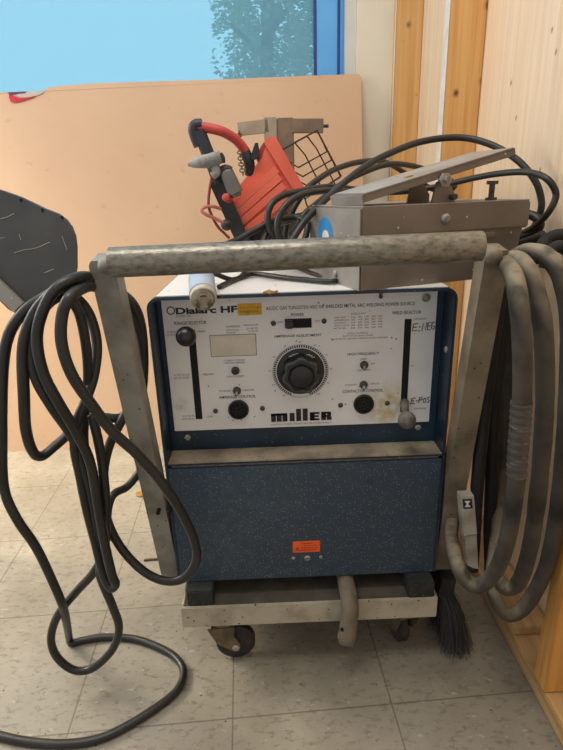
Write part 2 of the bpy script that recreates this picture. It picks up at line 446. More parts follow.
b = BM(); box(b, (wx1-.04-fw-.008, WY+.06, wz0+fw), (wx1-.04-fw+.002, WY+.1, wz1-fw)); box(b, (wx1-.04-.026, WY+.050, wz0), (wx1-.04-.016, WY+.06, wz1))
obj('gasket', b, 'frame_dark', win)
b = BM(); box(b, (wx1-.04, WY+.02, wz0), (wx1-.001, WY+.12, wz1)); obj('reveal', b, 'reveal', win)
b = BM(); box(b, (wx0+fw-.01, WY+.078, wz0+fw-.01), (wx1-.04-fw+.01, WY+.086, wz1-fw+.01)); obj('pane', b, 'glass', win)

# right wall: open 2x6 studs on a sole plate with board sheathing behind
XR = .425
YA = atX(397, 0, XR).y; YB = atX(451, 0, XR).y; YC = atX(545, 687, XR).y
knB = [(atY(488, 5, YB), .013), (atY(482.5, 82, YB), .012), (atY(456, 93, YB), .011), (atY(480, 120, YB), .004)]
knA = [(atY(408.5, 25, YA), .013), (atY(402.5, 41, YA), .006), (atY(416, 95, YA), .007), (atY(414, 34, YA), .005)]
M['wood_sheath'] = wood('pine_sheathing', (236, 214, 186), (224, 198, 164), [(atX(*q, XR+.096), r) for q, r in (((511, 83), .007), ((552, 30), .006), ((556, 52), .006), ((516, 118), .006), ((540, 170), .006))], dark=(150, 98, 54))
M['wood_b'] = wood('pine_stud_amber', (220, 174, 108), (202, 146, 82), knB, dark=(84, 40, 18), fine=55)
M['wood_a'] = wood('pine_stud_gold', (222, 180, 118), (206, 154, 92), knA, dark=(104, 56, 26), fine=55)
M['wood_c'] = wood('pine_stud_low', (214, 160, 86), (190, 132, 62), [(atY(539, 670, YC), .004)], dark=(70, 40, 20))
M['wood_plate'] = wood('pine_plate', (196, 160, 108), (164, 128, 82), axis='Y')
b = BM(); box(b, (XR+.096, -1.7, 0), (XR+.12, WY, 2.6)); wr = struct(obj('wall_right', b, 'wood_sheath'))
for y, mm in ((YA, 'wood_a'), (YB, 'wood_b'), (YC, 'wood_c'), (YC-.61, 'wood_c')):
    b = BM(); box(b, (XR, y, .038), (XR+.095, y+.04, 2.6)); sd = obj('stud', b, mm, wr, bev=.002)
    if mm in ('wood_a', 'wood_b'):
        b = BM(); box(b, (XR-.0012, y+(.001 if mm == 'wood_b' else -.0005), .04), (XR-.0001, y+(.039 if mm == 'wood_b' else .012), 2.6)); obj('lit_edge_strip', b, 'white', sd)['label'] = 'white strip for the brightly lit narrow edge of the stud'  # brightness of the window-lit narrow stud faces, put in as white colour
b = BM(); box(b, (XR+.004, WY-.045, .038), (XR+.095, WY-.002, 2.6)); obj('stud', b, 'wood_a', wr, bev=.002)
b = BM(); box(b, (XR, -1.7, 0), (XR+.095, WY-.002, .037)); obj('sole_plate', b, 'wood_plate', wr, bev=.003)

# outdoors
b = BM(); box(b, (-6, 1.5, -.06), (6, 12, -.02)); struct(obj('ground', b, 'ground'))
tr = thing('tree', (0, 6, -.02), 'leafy tree outdoors filling the right half of the window', 'tree')
b = BM(); tube(b, [(.0, 6, -.02), (.04, 6, 1), (-.02, 6.05, 2), (.03, 6, 3)], lambda t: .13-.07*t, 10)
for k in range(9):
    z = 1.5+.22*k; a = k*2.4
    tube(b, [(0, 6, z), (.3*math.cos(a), 6+.3*math.sin(a), z+.25), (.5*math.cos(a), 6+.5*math.sin(a), z+.4)], lambda t: .035-.025*t, 6)
obj('trunk', b, 'bark', tr, smooth=True)
b = BM()
for k in range(15000):
    while True:
        p = Vector((random.uniform(-1, 1), random.uniform(-1, 1), random.uniform(-1, 1)))
        if p.length < 1: break
    wv = 1+.3*noise.noise(p*2.2)
    c = Vector((.06+p.x*.66*wv, 6+p.y*.6, 2.75+p.z*1.35*wv))
    if noise.noise(c*2.6) < -.30: continue
    s_ = random.uniform(.022, .04)
    d = Vector((random.gauss(0, 1), random.gauss(0, 1), random.gauss(0, 1))).normalized(); u, v = frame(d)
    q = [c+u*s_, c+v*s_*.5+d*s_*.1, c-u*s_, c-v*s_*.5+d*s_*.1]
    b.faces.new([b.verts.new(x) for x in q])
fo = obj('foliage', b, 'leaf', tr); fo['kind'] = 'stuff'

# ================================================================== PEACH BOARD leaning on the wall
BP0 = Vector((0, .945, 0)); bn = Vector((0, -1, .235)).normalized()
def onB(x, y): return atPl(x, y, BP0, bn)
edge = [(361.5, 240), (361, 76.5), (359, 74), (300, 76), (230, 79), (150, 81.5), (100, 83), (78, 84.5), (60, 86), (52, 87), (46, 88), (44, 91), (30, 91.5), (8, 92.5), (0, 92.5), (-40, 95)]
top = [onB(*q) for q in edge]
xr = top[1].x
poly = [Vector((xr, .945, 0)), Vector((xr, top[0].y, top[0].z))] + top[1:]
pl = top[-1]
poly += [Vector((-1.75, pl.y, pl.z-.01)), Vector((-1.75, .945, 0))]
bd = thing('insulation_board', (-.7, .95, 0), 'large peach coloured board leaning against the back wall below the window', 'board')
b = BM(); prism(b, poly, -bn*.016); obj('sheet', b, 'board', bd)
b = BM(); prism(b, [onB(*q)+bn*.001 for q in ((20, 92), (44, 91.5), (42, 94), (33, 97), (22, 98), (17, 96))], bn*.001); obj('torn_film', b, 'tear_white', bd)
b = BM(); prism(b, [onB(*q)+bn*.002 for q in ((9, 93.5), (14, 96), (20, 98.5), (29, 97.5), (36, 96), (33, 98), (24, 101), (15, 103.2), (11, 102), (9.5, 98))], bn*.001); obj('printed_patch', b, 'tear_red', bd)
b = BM(); prism(b, [onB(*q)+bn*.0026 for q in ((8, 92.6), (27, 91.7), (25, 93.6), (13, 94.2), (11, 96))], bn*.0006); obj('printed_stripe', b, 'tear_purple', bd)

# ================================================================== WHEELED CART
DZ0, DZ1, DY = .107, .157, -.095
cart = thing('wheeled_cart', (-.0, .2, 0), 'low cream steel cart on casters with a tall pipe push handle, under the welder', 'cart')
dl, dr_ = atY(181, 612, DY).x, atY(437.5, 604, DY).x
b = BM(); box(b, (dl, DY, DZ0), (dr_, DY+.006, DZ1)); box(b, (dl, DY+.0062, DZ0), (dl+.006, .5438, DZ1)); box(b, (dr_-.006, DY+.0062, DZ0), (dr_, .5438, DZ1)); box(b, (dl, .544, DZ0), (dr_, .55, DZ1))
obj('deck_rim', b, 'deck_cream', cart, bev=.0015)
b = BM(); box(b, (dl+.006, DY+.006, DZ1-.008), (dr_-.006, .544, DZ1-.002)); obj('deck_plate', b, 'deck_dark', cart)
def caster(x, y, ang):
    """swivel caster: fork mesh with wheel and axle bolt"""
    R = Matrix.Rotation(ang, 4, 'Z'); T = Matrix.Translation((x, y, 0)) @ R
    b = BM()
    lathe(b, (x, y, DZ0), (0, 0, -1), [(0, .028), (.006, .028), (.008, .02), (.016, .02)], 20)
    for sy in (-1, 1):
        o = [Vector((-.034, sy*.019, .094)), Vector((.022, sy*.019, .094)), Vector((.020, sy*.019, .070)), Vector((.032, sy*.019, .048)), Vector((.030, sy*.019, .032)), Vector((.018, sy*.019, .030)), Vector((-.016, sy*.019, .054))]
        prism(b, [T @ q for q in o], (T.to_3x3() @ Vector((0, sy*.003, 0))))
    box(b, (-.026, -.0195, .091), (.022, .0195, .0945), T)
    f = obj('caster', b, 'rust', cart, bev=.0008)
    c0 = T @ Vector((.022, -.013, .041)); ax = T.to_3x3() @ Vector((0, 1, 0))
    b = BM(); lathe(b, c0, ax, [(0, .03), (.002, .036), (.006, .041), (.020, .041), (.024, .036), (.026, .03)], 32); obj('wheel', b, 'rubber', f, smooth=True)
    b = BM(); lathe(b, c0-ax*.013, ax, [(0, .006), (.003, .008), (.004, .008)], 6); obj('axle_bolt', b, 'screw', f)
caster(-.180, -.066, math.radians(3)); caster(.198, -.055, math.radians(100))
caster(-.185, .48, .3); caster(.205, .48, -.4)
b = BM()
for (x0, x1, yy) in ((188, 213.5, 606), (408, 434, 598)):
    p, q = atZ(x0, yy, DZ1), atZ(x1, yy-1, DZ1); y = min(p.y, q.y)
    b = BM(); box(b, (p.x, y, DZ1-.001), (q.x, y+.06, .1915)); obj('spacer_block', b, 'block', cart, bev=.002)
# handle
barL, barR = atY(110.5, 262.5, -.2), atY(481.5, 246, -.2)
b = BM(); d = (barR-barL); L = d.length
u_, v_ = frame(d); pr = []
rings = []
for i in range(41):
    t = L*i/40
    rings.append((t, .0208*(1+.02*noise.noise(Vector((t*30, 1, 2))))))
rings = [(0, .017), (.0006, .0205)] + rings[1:-1] + [(L-.0006, .0205), (L, .017)]
lathe(b, barL, d, rings, 28); obj('handle_bar', b, 'galv', cart, smooth=True)
for T_, B_, sx, mm in ((atY(100.5, 262, -.165), Vector((-.2875, -.03, .17)), 1, 'post'), (atY(498.5, 252, -.165), Vector((.2855, -.03, .17)), -1, 'post_tan')):
    b = BM()
    d = (T_-B_).normalized(); s = Vector((1, 0, 0)); s = (s-d*s.dot(d)).normalized(); n = d.cross(s); n = n if n.y < 0 else -n
    w = .037; Lp = (T_-B_).length
    # channel section: web facing the operator and a flange on the inner side
    prof = [s*w/2, -s*w/2, -s*w/2-n*.036, s*w/2-n*.036]
    top_r = [T_+k for k in prof]
    rings = [[B_+k for k in prof], [B_+d*(Lp-.012)+k for k in prof]]
    for a in (.35, .7, 1.0):
        f = math.cos(a*1.2)
        rings.append([B_+d*(Lp-.012+.014*math.sin(a*1.57))+s*(k.dot(s)*(.45+.55*f) if True else 0)+n*k.dot(n) for k in prof])
    loft(b, rings)
    ps = obj('handle_post', b, mm, cart, bev=.003)
    if sx > 0:
        for t in (.235, .215):
            pass
    b = BM(); ball(b, T_+Vector((sx*.012, -.012, -.004)), .013, 12, n=8); obj('weld_bead', b, mm, ps, smooth=True)
for q in ((158, 513), (169, 513)):
    p = atY(*q, -.0815); b = BM(); lathe(b, p+Vector((0, .02, 0)), (0, -1, 0), [(0, .004), (.021, .004), (.0215, .003)], 10); obj('bolt_hole', b, 'slot', cart)
# tow socket pipe in front of the deck
p1 = atY(346, 634, -.118); x0 = atY(349, 585, -.1).x
b = BM(); tube(b, [(x0, .02, .1732), (x0, -.06, .1732), (x0, -.096, .1728), (x0, -.1135, .166), (x0, -.117, .150), (x0+(p1.x-x0)*.3, -.118, .130), (x0+(p1.x-x0)*.7, -.118, .085), p1], .0172, 24)
tp = obj('tow_socket', b, 'pipe', cart, smooth=True)
b = BM(); p = atY(342, 631, -.135); lathe(b, p+Vector((0, .003, .002)), (0, -1, 0), [(0, .0035), (.004, .003)], 10); obj('pin_hole', b, 'slot', tp)

# ================================================================== WELDING MACHINE
YF, YP = -.0606, -.010
ZB, ZH, ZL, ZT = .192, .4555, .463, .7743
XL, XRr = -.2667, .2593
wm = thing('welding_machine', (-.004, .2, DZ1), 'dusty blue welding power source with a white control panel, standing on the cart', 'welding machine')
# shell: inverted U with rounded shoulders
def Uprof(inset, r, z0):
    x0, x1, zt = XL+inset, XRr-inset, ZT-inset
    pts = [(x0, z0)]
    for k in range(7):
        a = PI - PI/2*k/6; pts.append((x0+r+r*math.cos(a), zt-r+r*math.sin(a)))
    for k in range(7):
        a = PI/2-PI/2*k/6; pts.append((x1-r+r*math.cos(a), zt-r+r*math.sin(a)))
    pts.append((x1, z0)); return pts
def ushell(inset, th, r, z0, y0, y1):
    b = BM(); o = Uprof(inset, r, z0); i = Uprof(inset+th, max(r-th, .002), z0)
    rings = [[Vector((x, y0, z)) for x, z in o], [Vector((x, y1, z)) for x, z in o], [Vector((x, y1, z)) for x, z in i], [Vector((x, y0, z)) for x, z in i]]
    n = len(o); V = [[b.verts.new(p) for p in r_] for r_ in rings]
    for a in range(4):
        A, B = V[a], V[(a+1) % 4]
        for j in range(n-1): b.faces.new((A[j], A[j+1], B[j+1], B[j]))
    for j in (0, n-1): b.faces.new([V[a][j] for a in range(4)])
    return b
b = ushell(0, .005, .02, ZB, YF, .52); obj('shell', b, 'shell_blue', wm, smooth=True)
b = BM(); box(b, (XL+.016, YF+.004, ZT), (XRr-.016, .52, ZT+.0022)); lid = obj('lid', b, 'lid', wm, bev=.0008)
b = BM(); box(b, (XL+.0055, .505, ZB), (XRr-.0055, .515, ZT-.008)); obj('back_panel', b, 'shell_blue', wm)
b = BM(); box(b, (XL+.0055, YF+.01, ZB), (XRr-.0055, .5, ZB+.004)); obj('bottom_panel', b, 'shell_blue', wm)
b = BM(); box(b, (XL+.0055, YP+.003, ZL), (XRr-.0055, YP+.008, ZT-.006)); obj('panel_frame', b, 'shell_blue', wm)
b = BM(); box(b, (XL+.0055, YF+.0005, ZL-.003), (XRr-.0055, YP+.003, ZL)); obj('ledge', b, 'ledge', wm, bev=.001)
b = BM(); box(b, (XL+.0055, YF, ZH+.0015), (XRr-.0055, YF+.006, ZL-.0034)); obj('trim_strip', b, 'shell_blue', wm)
b = BM(); cyl(b, (XL+.012, YF+.002, ZH), (XRr-.012, YF+.002, ZH), .0026, 10); obj('hinge', b, 'screw_dark', wm, smooth=True)
b = BM(); box(b, (XL+.0055, YF-.001, ZB), (XRr-.0055, YF+.006, ZH-.003)); door = obj('lower_door', b, 'door_blue', wm, bev=.0015)
yd = YF-.001
P = lambda x, y: atY(x, y, YF-.001)
a, c = P(293, 552.5), P(320, 540.5)
b = BM(); box(b, (a.x, yd-.0008, a.z), (c.x, yd+.0004, c.z)); lab = obj('warning_label', b, 'orange', door); lab['label'] = 'orange warning label'
b = BM()
for i, (t, f0, f1) in enumerate((('WARNING', .3, .72), ('HIGH VOLTAGE', .38, .86), ('DISCONNECT POWER', .30, .92), ('BEFORE SERVICING PANEL', .1, .86))):
    z = a.z+(c.z-a.z)*(.78-.2*i)
    text_into(b, t, (a.x+(c.x-a.x)*f0, yd-.0008, z), (a.x+(c.x-a.x)*f1, yd-.0008, z), .0022)
o0 = Vector((a.x+.006, yd-.0012, a.z+.008)); b.faces.new([b.verts.new(o0+Vector(q)) for q in ((0, 0, 0), (.006, 0, .001), (.003, 0, .004))])
obj('label_lettering', b, 'print', lab)
for q, r in (((293.4, 558), .0032), ((307.3, 557.8), .0058), ((320.8, 556.8), .0032)):
    p = P(*q); b = BM(); lathe(b, p+Vector((0, .002, 0)), (0, -1, 0), [(0, r), (.0035, r), (.0045, r*.7)], 18)
    sc_ = obj('door_screw', b, 'screw', door, smooth=True)
    if r > .005:
        b = BM(); box(b, p+Vector((-r*.8, -.0030, -.0007)), p+Vector((r*.8, -.0026, .0007))); obj('screw_slot', b, 'slot', sc_)
for q in ((187.7, 437.3), (417.8, 427.3)):
    p = atY(*q, YP+.003); b = BM(); lathe(b, p+Vector((0, .001, 0)), (0, -1, 0), [(0, .0062), (.003, .0062), (.0045, .0045)], 6); obj('frame_bolt', b, 'screw', wm)
for q, X in (((446.5, 349.5), XRr-.005), ((154.5, 361.5), XL+.005)):
    p = atX(*q, X); b = BM(); sgn = -1 if X > 0 else 1
    if YF < p.y < YP+.02: lathe(b, p, (sgn, 0, 0), [(-.001, .006), (.002, .006), (.003, .004)], 14); obj('side_bolt', b, 'screw', wm)
# ---- control panel
Q = lambda x, y: atY(x, y, YP)
tl, tr_, bl, br = Q(160.7, 301.3), Q(438, 289.3), Q(175.1, 432), Q(429, 421)
px0, px1 = (tl.x+bl.x)/2, (tr_.x+br.x)/2; pz0 = (bl.z+br.z)/2
b = BM(); box(b, (px0, YP, pz0), (px1, YP+.003, ZT-.007)); cp = obj('control_panel', b, 'panel', wm, bev=.0006)
def txt(body, x0, x1, y, h, slope=-.043, bold=0, name='heading', m='print', bm=None):
    """y = baseline at x0 in the view"""
    p, q = Q(x0, y), Q(x1, y+slope*(x1-x0)); q.z = p.z
    k = bm or BM(); text_into(k, body, p, q, h*.00185, .0005, bold)
    if not bm: obj(name, k, m, cp)
txt('AC/DC GAS TUNGSTEN ARC OR SHIELDED METAL ARC WELDING POWER SOURCE', 266, 415, 310.2, 3.4, bold=.004)
txt('POWER', 291, 304, 316.5, 3.2, bold=.01)
txt('AMPERAGE ADJUSTMENT', 274, 321.5, 338.5, 3.4, bold=.008)
txt('RANGE SELECTOR', 174.5, 206.5, 325, 3.2, bold=.006)
txt('WELD SELECTOR', 392, 421, 314.5, 3.2, bold=.006)
txt('HIGH FREQUENCY', 347.5, 379, 356, 3.2, bold=.006)
txt('AMPERAGE CONTROL', 219, 256, 398.8, 3.0, bold=.006)
txt('CONTACTOR CONTROL', 342.5, 383, 393, 3.2, bold=.006)
small = [('AC 100-300', 167, 176, 333, 2), ('DC 90-250', 167, 176, 336, 2), ('HIGH', 198, 205, 332.5, 2), ('AC 30 TO 110', 174, 189, 376, 2), ('DC 25 TO 95', 174, 189, 379, 2), ('MEDIUM', 203, 213.5, 375.5, 2.2),
         ('AC 5 TO 40', 182.5, 194, 417, 2), ('DC 5 TO 35', 182.5, 194, 420, 2), ('LOW', 207, 213, 417.5, 2), ('MODEL TIG', 176.5, 191, 317, 1.8),
         ('CURRENT CIRCUIT', 224, 245, 361.5, 1.8), ('CONTROL BREAKER', 224, 245, 364, 1.8), ('PUSH TO RESET', 227, 244, 377.5, 1.8), ('STANDARD', 219, 231, 392, 1.8), ('REMOTE', 244, 253, 391, 1.8),
         ('START', 360.5, 367, 359.7, 1.6), ('OFF', 371, 375, 364.5, 1.8), ('CONTINUOUS', 356.5, 371, 371.2, 1.8), ('STANDARD', 345, 357, 385.8, 1.8), ('REMOTE', 371, 379, 384.6, 1.8),
         ('OFF', 277, 282.5, 323.5, 2.2), ('ON', 315, 319.5, 322, 2.2), ('STRAIGHT', 414, 426, 320, 1.8), ('REVERSE', 414, 426, 409.5, 1.8), ('AC', 410.5, 413.5, 366.5, 1.8),
         ('RECOMMENDED', 226, 240, 327.5, 1.8), ('MAXIMUM', 243.5, 258, 326, 1.6), ('ELECTRODE', 226.5, 239, 331, 1.6), ('DIAMETER', 226.5, 236, 333.7, 1.6), ('THICKNESS', 226.5, 240, 336.2, 1.6), ('30 60 90', 246.5, 258, 329.3, 1.6), ('10 40 70', 248, 258, 332, 1.6),
         ('RATED OUTPUT', 351, 366, 314.8, 1.8)]
for r in range(5):
    y = 318.4+r*2.7
    small.append((('INPUT VOLTS', 'AMPERES AC', 'CYCLE DUTY', 'WELD VOLTS', 'KVA')[r], 334, 346+(r % 2)*3, y, 1.5))
    for k in range(5): small.append((('230', '460', '150', '300', '60')[(r+k) % 5], 351+k*6.8, 355+k*6.8, y-.5-.3*k, 1.5))
small += [('RATED AT 60 PERCENT', 347.5, 368, 334.2, 1.5), ('DUTY CYCLE SINGLE PHASE', 343, 373, 336.8, 1.5), ('PLACE SWITCH BEFORE WELDING IN SET POSITION', 330.5, 387.5, 340, 1.5), ('MANUFACTURED UNDER ONE OR MORE PATENTS', 271.5, 332, 425.2, 1.5)]
for s_ in small: txt(*s_, name='legend', m='print_grey')
# logo lettering and emblem
b = BM()
txt('Dialarc HF', 176, 237.5, 314.5, 6.6, bold=.042, bm=b)
c0 = Q(170.8, 310.6)
for k in range(16):
    a0, a1 = 2*PI*k/16, 2*PI*(k+1)/16
    vs = [b.verts.new(c0+Vector((math.cos(t)*r, -.0005, math.sin(t)*r))) for t, r in ((a0, .0077), (a1, .0077), (a1, .0056), (a0, .0056))]
    b.faces.new(vs)
obj('model_lettering', b, 'print', cp)
# maker's wordmark: heavy block letters, lower and small capitals of one weight
b = BM(); w0, w1 = Q(271.3, 421.9), Q(331.5, 419.0); ux = (w1.x-w0.x)/340; hz = ux*1.0
def blk(x0, x1, z0, z1): box(b, (w0.x+x0*ux, YP-.0006, w0.z+z0*hz), (w0.x+x1*ux, YP-.0001, w0.z+z1*hz))
H = 50; HL = 74
blk(0, 27, 0, H); blk(31, 59, 0, H); blk(63, 91, 0, H); blk(0, 84, H-13, H); blk(84, 91, 0, H-6)
blk(104, 132, 0, H)
blk(141, 169, 0, HL); blk(178, 206, 0, HL)
blk(218, 245, 0, H); blk(218, 272, 0, 12); blk(218, 272, H-12, H); blk(218, 268, H/2-5, H/2+6)
blk(282, 309, 0, H); blk(282, 333, H-11, H); blk(315, 338, H/2, H-4); blk(282, 333, H/2-6, H/2+5); blk(313, 340, 0, H/2-4)
obj('maker_wordmark', b, 'print', cp)
# handwriting: strokes
b = BM()
def pen(*pts):
    v = [Q(*q)+Vector((0, -.0006, 0)) for q in pts]; tube(b, v, .0008, 6, smooth=False)
pen((418, 323.5), (413.5, 324), (412.3, 331), (417, 330.5)); pen((413, 327.3), (416.5, 327))
pen((418.5, 327), (420.5, 326.8)); pen((421.6, 331), (423.2, 323), (425.2, 330.2), (427, 322.5))
pen((431, 322.3), (428, 322.6), (427.2, 330), (430.6, 329.6)); pen((427.6, 326), (430.2, 325.7)); pen((434.5, 322), (432, 322.6), (431.2, 328), (432.8, 329.5), (434.3, 328), (434.2, 326), (432.8, 326.2))
obj('pen_mark', b, 'print', cp); b = BM()
pen((415.5, 397.8), (411.8, 398.6), (410.5, 403.8), (414.5, 403.2)); pen((411.2, 401), (414, 400.6)); pen((416, 400.8), (417.6, 400.6))
pen((418.2, 403), (419.5, 397.2), (422, 397), (422, 399.2), (419.2, 400.2)); pen((424.5, 398), (422.9, 400), (423.6, 402.6), (425.6, 401.6), (425.7, 398.9), (424.5, 398)); pen((429.5, 397), (427.3, 397.8), (427.8, 399.4), (429.2, 400.4), (428.6, 402), (426.8, 402))
obj('pen_mark', b, 'print', cp)
# yellow sticker
a, c = Q(238, 315.6), Q(261.5, 303.5)
b = BM(); box(b, (a.x, YP-.0005, a.z), (c.x, YP, c.z+.001)); st = obj('yellow_sticker', b, 'yellow', cp); st['label'] = 'yellow sticker'
b = BM()
for i, t in enumerate(('CAUTION', 'READ MANUAL BEFORE USE')):
    z = a.z+(c.z-a.z)*(.6-.35*i); text_into(b, t, (a.x+.004, YP-.0005, z), (c.x-.006, YP-.0005, z), .0035)
obj('sticker_lettering', b, 'rust_flake', st)
# blank name plate
a, c = Q(211, 357), Q(256, 333.5)
b = BM(); box(b, (a.x, YP-.0004, a.z), (c.x, YP, c.z)); npl = obj('name_plate', b, 'plate_edge', cp)
b = BM(); box(b, (a.x+.0015, YP-.0007, a.z+.0015), (c.x-.0015, YP-.0004, c.z-.0015)); obj('name_plate_face', b, 'plate', npl)
# dial
dc = Q(300.5, 371.3); R0 = .0445
dial = None
b = BM(); lathe(b, dc, (0, -1, 0), [(0, R0), (.0022, R0), (.0028, R0-.001)], 64); dial = obj('amperage_dial', b, 'black', cp, smooth=True)
b = BM()
for k in range(72):
    a = 2*PI*k/72+.02
    if -PI/2-.35 < math.atan2(math.sin(a), math.cos(a)) < -PI/2+.35: continue
    M_ = Matrix.Translation(dc) @ Matrix.Rotation(-a, 4, 'Y'); box(b, (R0+.0020, -.0005, -.00125), (R0+.0062, 0, .00125), M_)
obj('dial_ticks', b, 'print', dial)
b = BM()
for k in range(120):
    a0, a1 = 2*PI*k/120, 2*PI*(k+1)/120
    for r0, r1 in ((R0+.0068, R0+.0075),):
        b.faces.new([b.verts.new(dc+Vector((math.cos(t)*r, -.0004, math.sin(t)*r))) for t, r in ((a0, r0), (a1, r0), (a1, r1), (a0, r1))])
for k in range(11):
    a = math.radians(235-29*k); p = dc+Vector((math.cos(a)*(R0+.0125), 0, math.sin(a)*(R0+.0125)))
    w = .0022 if k < 10 else .0034
    text_into(b, str(k*10), (p.x-w, YP, p.z-.0016), (p.x+w, YP, p.z-.0016), .0032)
obj('dial_scale', b, 'print_grey', dial)
b = BM(); 
for k, aa in enumerate((50, 58, 66, 100, 110, 120)):
    a = math.radians(aa); p = dc+Vector((math.cos(a)*.036, -.0029, math.sin(a)*.036)); box(b, p+Vector((-.003, -.0003, -.0008)), p+Vector((.003, 0, .0008)))
obj('dial_marks', b, 'white', dial)
kc = dc+Vector((0, -.0028, 0))
def lobed(y, r, amp): return [kc+Vector(((r+amp*math.cos(7*a+1.57))*math.cos(a), -y, (r+amp*math.cos(7*a+1.57))*math.sin(a))) for a in [2*PI*k/84 for k in range(84)]]
b = BM(); loft(b, [lobed(0, .034, .0022), lobed(.012, .034, .0022), lobed(.024, .0325, .0022), lobed(.027, .030, .002), lobed(.0275, .024, .0005), lobed(.0255, .022, 0), lobed(.0255, .021, 0), lobed(.030, .020, 0), lobed(.031, .018, 0)])
kn = obj('dial_knob', b, 'black', dial, smooth=True)
b = BM(); loft(b, [lobed(.0262, .0336, .0022), lobed(.0275, .0322, .0022), lobed(.0285, .030, .002), lobed(.0278, .028, .002)], cap=False, closed=True); obj('knob_rim', b, 'knob_rim', kn, smooth=True)
# lever slots, levers
def slot(x0, y0, x1, y1, w):
    p, q = Q(x0, y0), Q(x1, y1); x = (p.x+q.x)/2
    b = BM(); box(b, (x-w/2, YP-.0005, q.z), (x+w/2, YP+.0002, p.z)); return obj('lever_slot', b, 'slot', cp)
sl = slot(191, 330, 199.5, 419, .013)
kp = atY(186, 336.5, YP-.055); p = Q(191.5, 343)
b = BM(); cyl(b, p+Vector((0, .001, 0)), kp+Vector((0, .012, 0)), .0045, 12); lv = obj('range_lever', b, 'dark_metal', wm, smooth=True)
b = BM(); ball(b, kp, .0175, 28, n=16); obj('lever_knob', b, 'black', lv, smooth='all')
sl2 = slot(408, 319, 403.5, 412, .0125)
kp = atY(407, 420, YP-.05); p = Q(404.5, 402)
b = BM(); cyl(b, p+Vector((0, .001, 0)), kp+Vector((0, .010, 0)), .0085, 12, r2=.006); lv = obj('weld_lever', b, 'dusty_knob', wm, smooth=True)
b = BM(); ball(b, kp, .0165, 28, n=16); kk = obj('lever_knob', b, 'dusty_knob', lv, smooth='all'); kk['label'] = 'dusty grey knob'
# power rocker
a, c = Q(285, 328.3), Q(311.5, 318)
b = BM(); box(b, (a.x, YP-.0015, a.z), (c.x, YP, c.z)); ps = obj('power_switch', b, 'knob_rim', cp)
b = BM(); box(b, (a.x+.001, YP-.0022, a.z+.001), (c.x-.001, YP-.0015, c.z-.001)); obj('switch_recess', b, 'slot', ps)
b = BM(); box(b, (a.x+.001, YP-.012, a.z+.001), (a.x+.015, YP-.002, c.z-.001)); obj('switch_rocker', b, 'black', ps, bev=.002)
# toggles
for q, dz in (((235.5, 370.5), 0), ((237, 390.5), -.7), ((364, 364.8), -.6), ((363.5, 384.6), -.7)):
    p = Q(*q); b = BM(); lathe(b, p, (0, -1, 0), [(0, .0078), (.003, .0078), (.0035, .0062), (.008, .0062), (.0085, .004)], 20)
    t = obj('toggle_switch' if dz else 'breaker_button', b, 'screw_dark', cp, smooth=True)
    b = BM()
    if dz: lathe(b, p+Vector((0, -.006, 0)), (-.12, -1, dz), [(0, .0025), (.007, .0032), (.009, .0025)], 12); obj('toggle_lever', b, 'chrome', t, smooth=True)
    else: lathe(b, p+Vector((0, -.007, 0)), (0, -1, 0), [(0, .004), (.004, .004), (.005, .002)], 14); obj('button', b, 'black', t, smooth=True)
# sockets
for q, kind in (((238.6, 409.3), 0), ((363.6, 403.8), 1)):
    p = Q(*q); b = BM(); lathe(b, p, (0, -1, 0), [(0, .0195), (.004, .0195), (.005, .0185), (.005, .0165), (.001, .0165)], 36)
    s_ = obj('control_socket', b, 'black', cp, smooth=True)
    b = BM(); lathe(b, p+Vector((0, -.0005, 0)), (0, -1, 0), [(0, .0163), (.001, .0163)], 30); obj('socket_insert', b, 'slot', s_)
    b = BM()
    for k in range(14):
        r = .011 if k < 9 else .005; a = 2*PI*k/9 if k < 9 else 2*PI*k/5
        c_ = p+Vector((r*math.cos(a), -.0014, r*math.sin(a))); lathe(b, c_, (0, -1, 0), [(0, .0012), (.0012, .001)], 8)
    obj('socket_pins', b, 'dark_metal', s_)
for q in ((215.6, 410.8), (262.4, 408.2), (340.4, 405), (387.2, 403)):
    p = Q(*q); b = BM(); lathe(b, p, (0, -1, 0), [(0, .0048), (.002, .0048), (.003, .003)], 14); obj('panel_screw', b, 'screw_dark', cp, smooth=True)
for q in ((273.4, 323.2), (324, 321)):
    p = Q(*q); b = BM(); lathe(b, p, (0, -1, 0), [(0, .0048), (.002, .0048), (.003, .003)], 14); obj('panel_screw', b, 'screw_dark', cp, smooth=True)
p = Q(426, 297.6); b = BM(); lathe(b, p, (0, -1, 0), [(0, .0078), (.002, .0078), (.0024, .006), (.0015, .005), (.0045, .005), (.0055, .003)], 18); obj('panel_screw', b, 'screw', cp, smooth=True)
b = BM(); p = Q(380.5, 296.5); lathe(b, p, (0, -1, 0), [(0, .0035), (.004, .0035)], 12); lathe(b, p+Vector((0, -.002, 0)), (-.4, -.3, 1), [(0, .001), (.008, .001)], 8); lathe(b, p+Vector((0, -.002, 0)), (.4, -.3, 1), [(0, .001), (.008, .001)], 8); obj('wire_clip', b, 'screw_dark', cp)
# side louvres on the left flank
for k in range(5):
    b = BM(); z = .66-.03*k; box(b, (XL-.006, .02, z), (XL+.001, .2, z+.008)); obj('louvre', b, 'shell_blue', wm, bev=.002)

# rust flake on the lid
def chip(name, pts, off, m, label, cat):
    b = BM(); prism(b, pts, off); return tag(obj(name, b, m), label, cat)
zl = ZT+.0023
chip('rust_flake', [atZ(*q, zl) for q in ((263, 293), (268, 291), (274, 292), (278, 291.2), (276, 293.6), (270, 294.4))], (0, 0, .002), 'rust_flake', 'small brown flake lying on the white welder lid', 'debris')

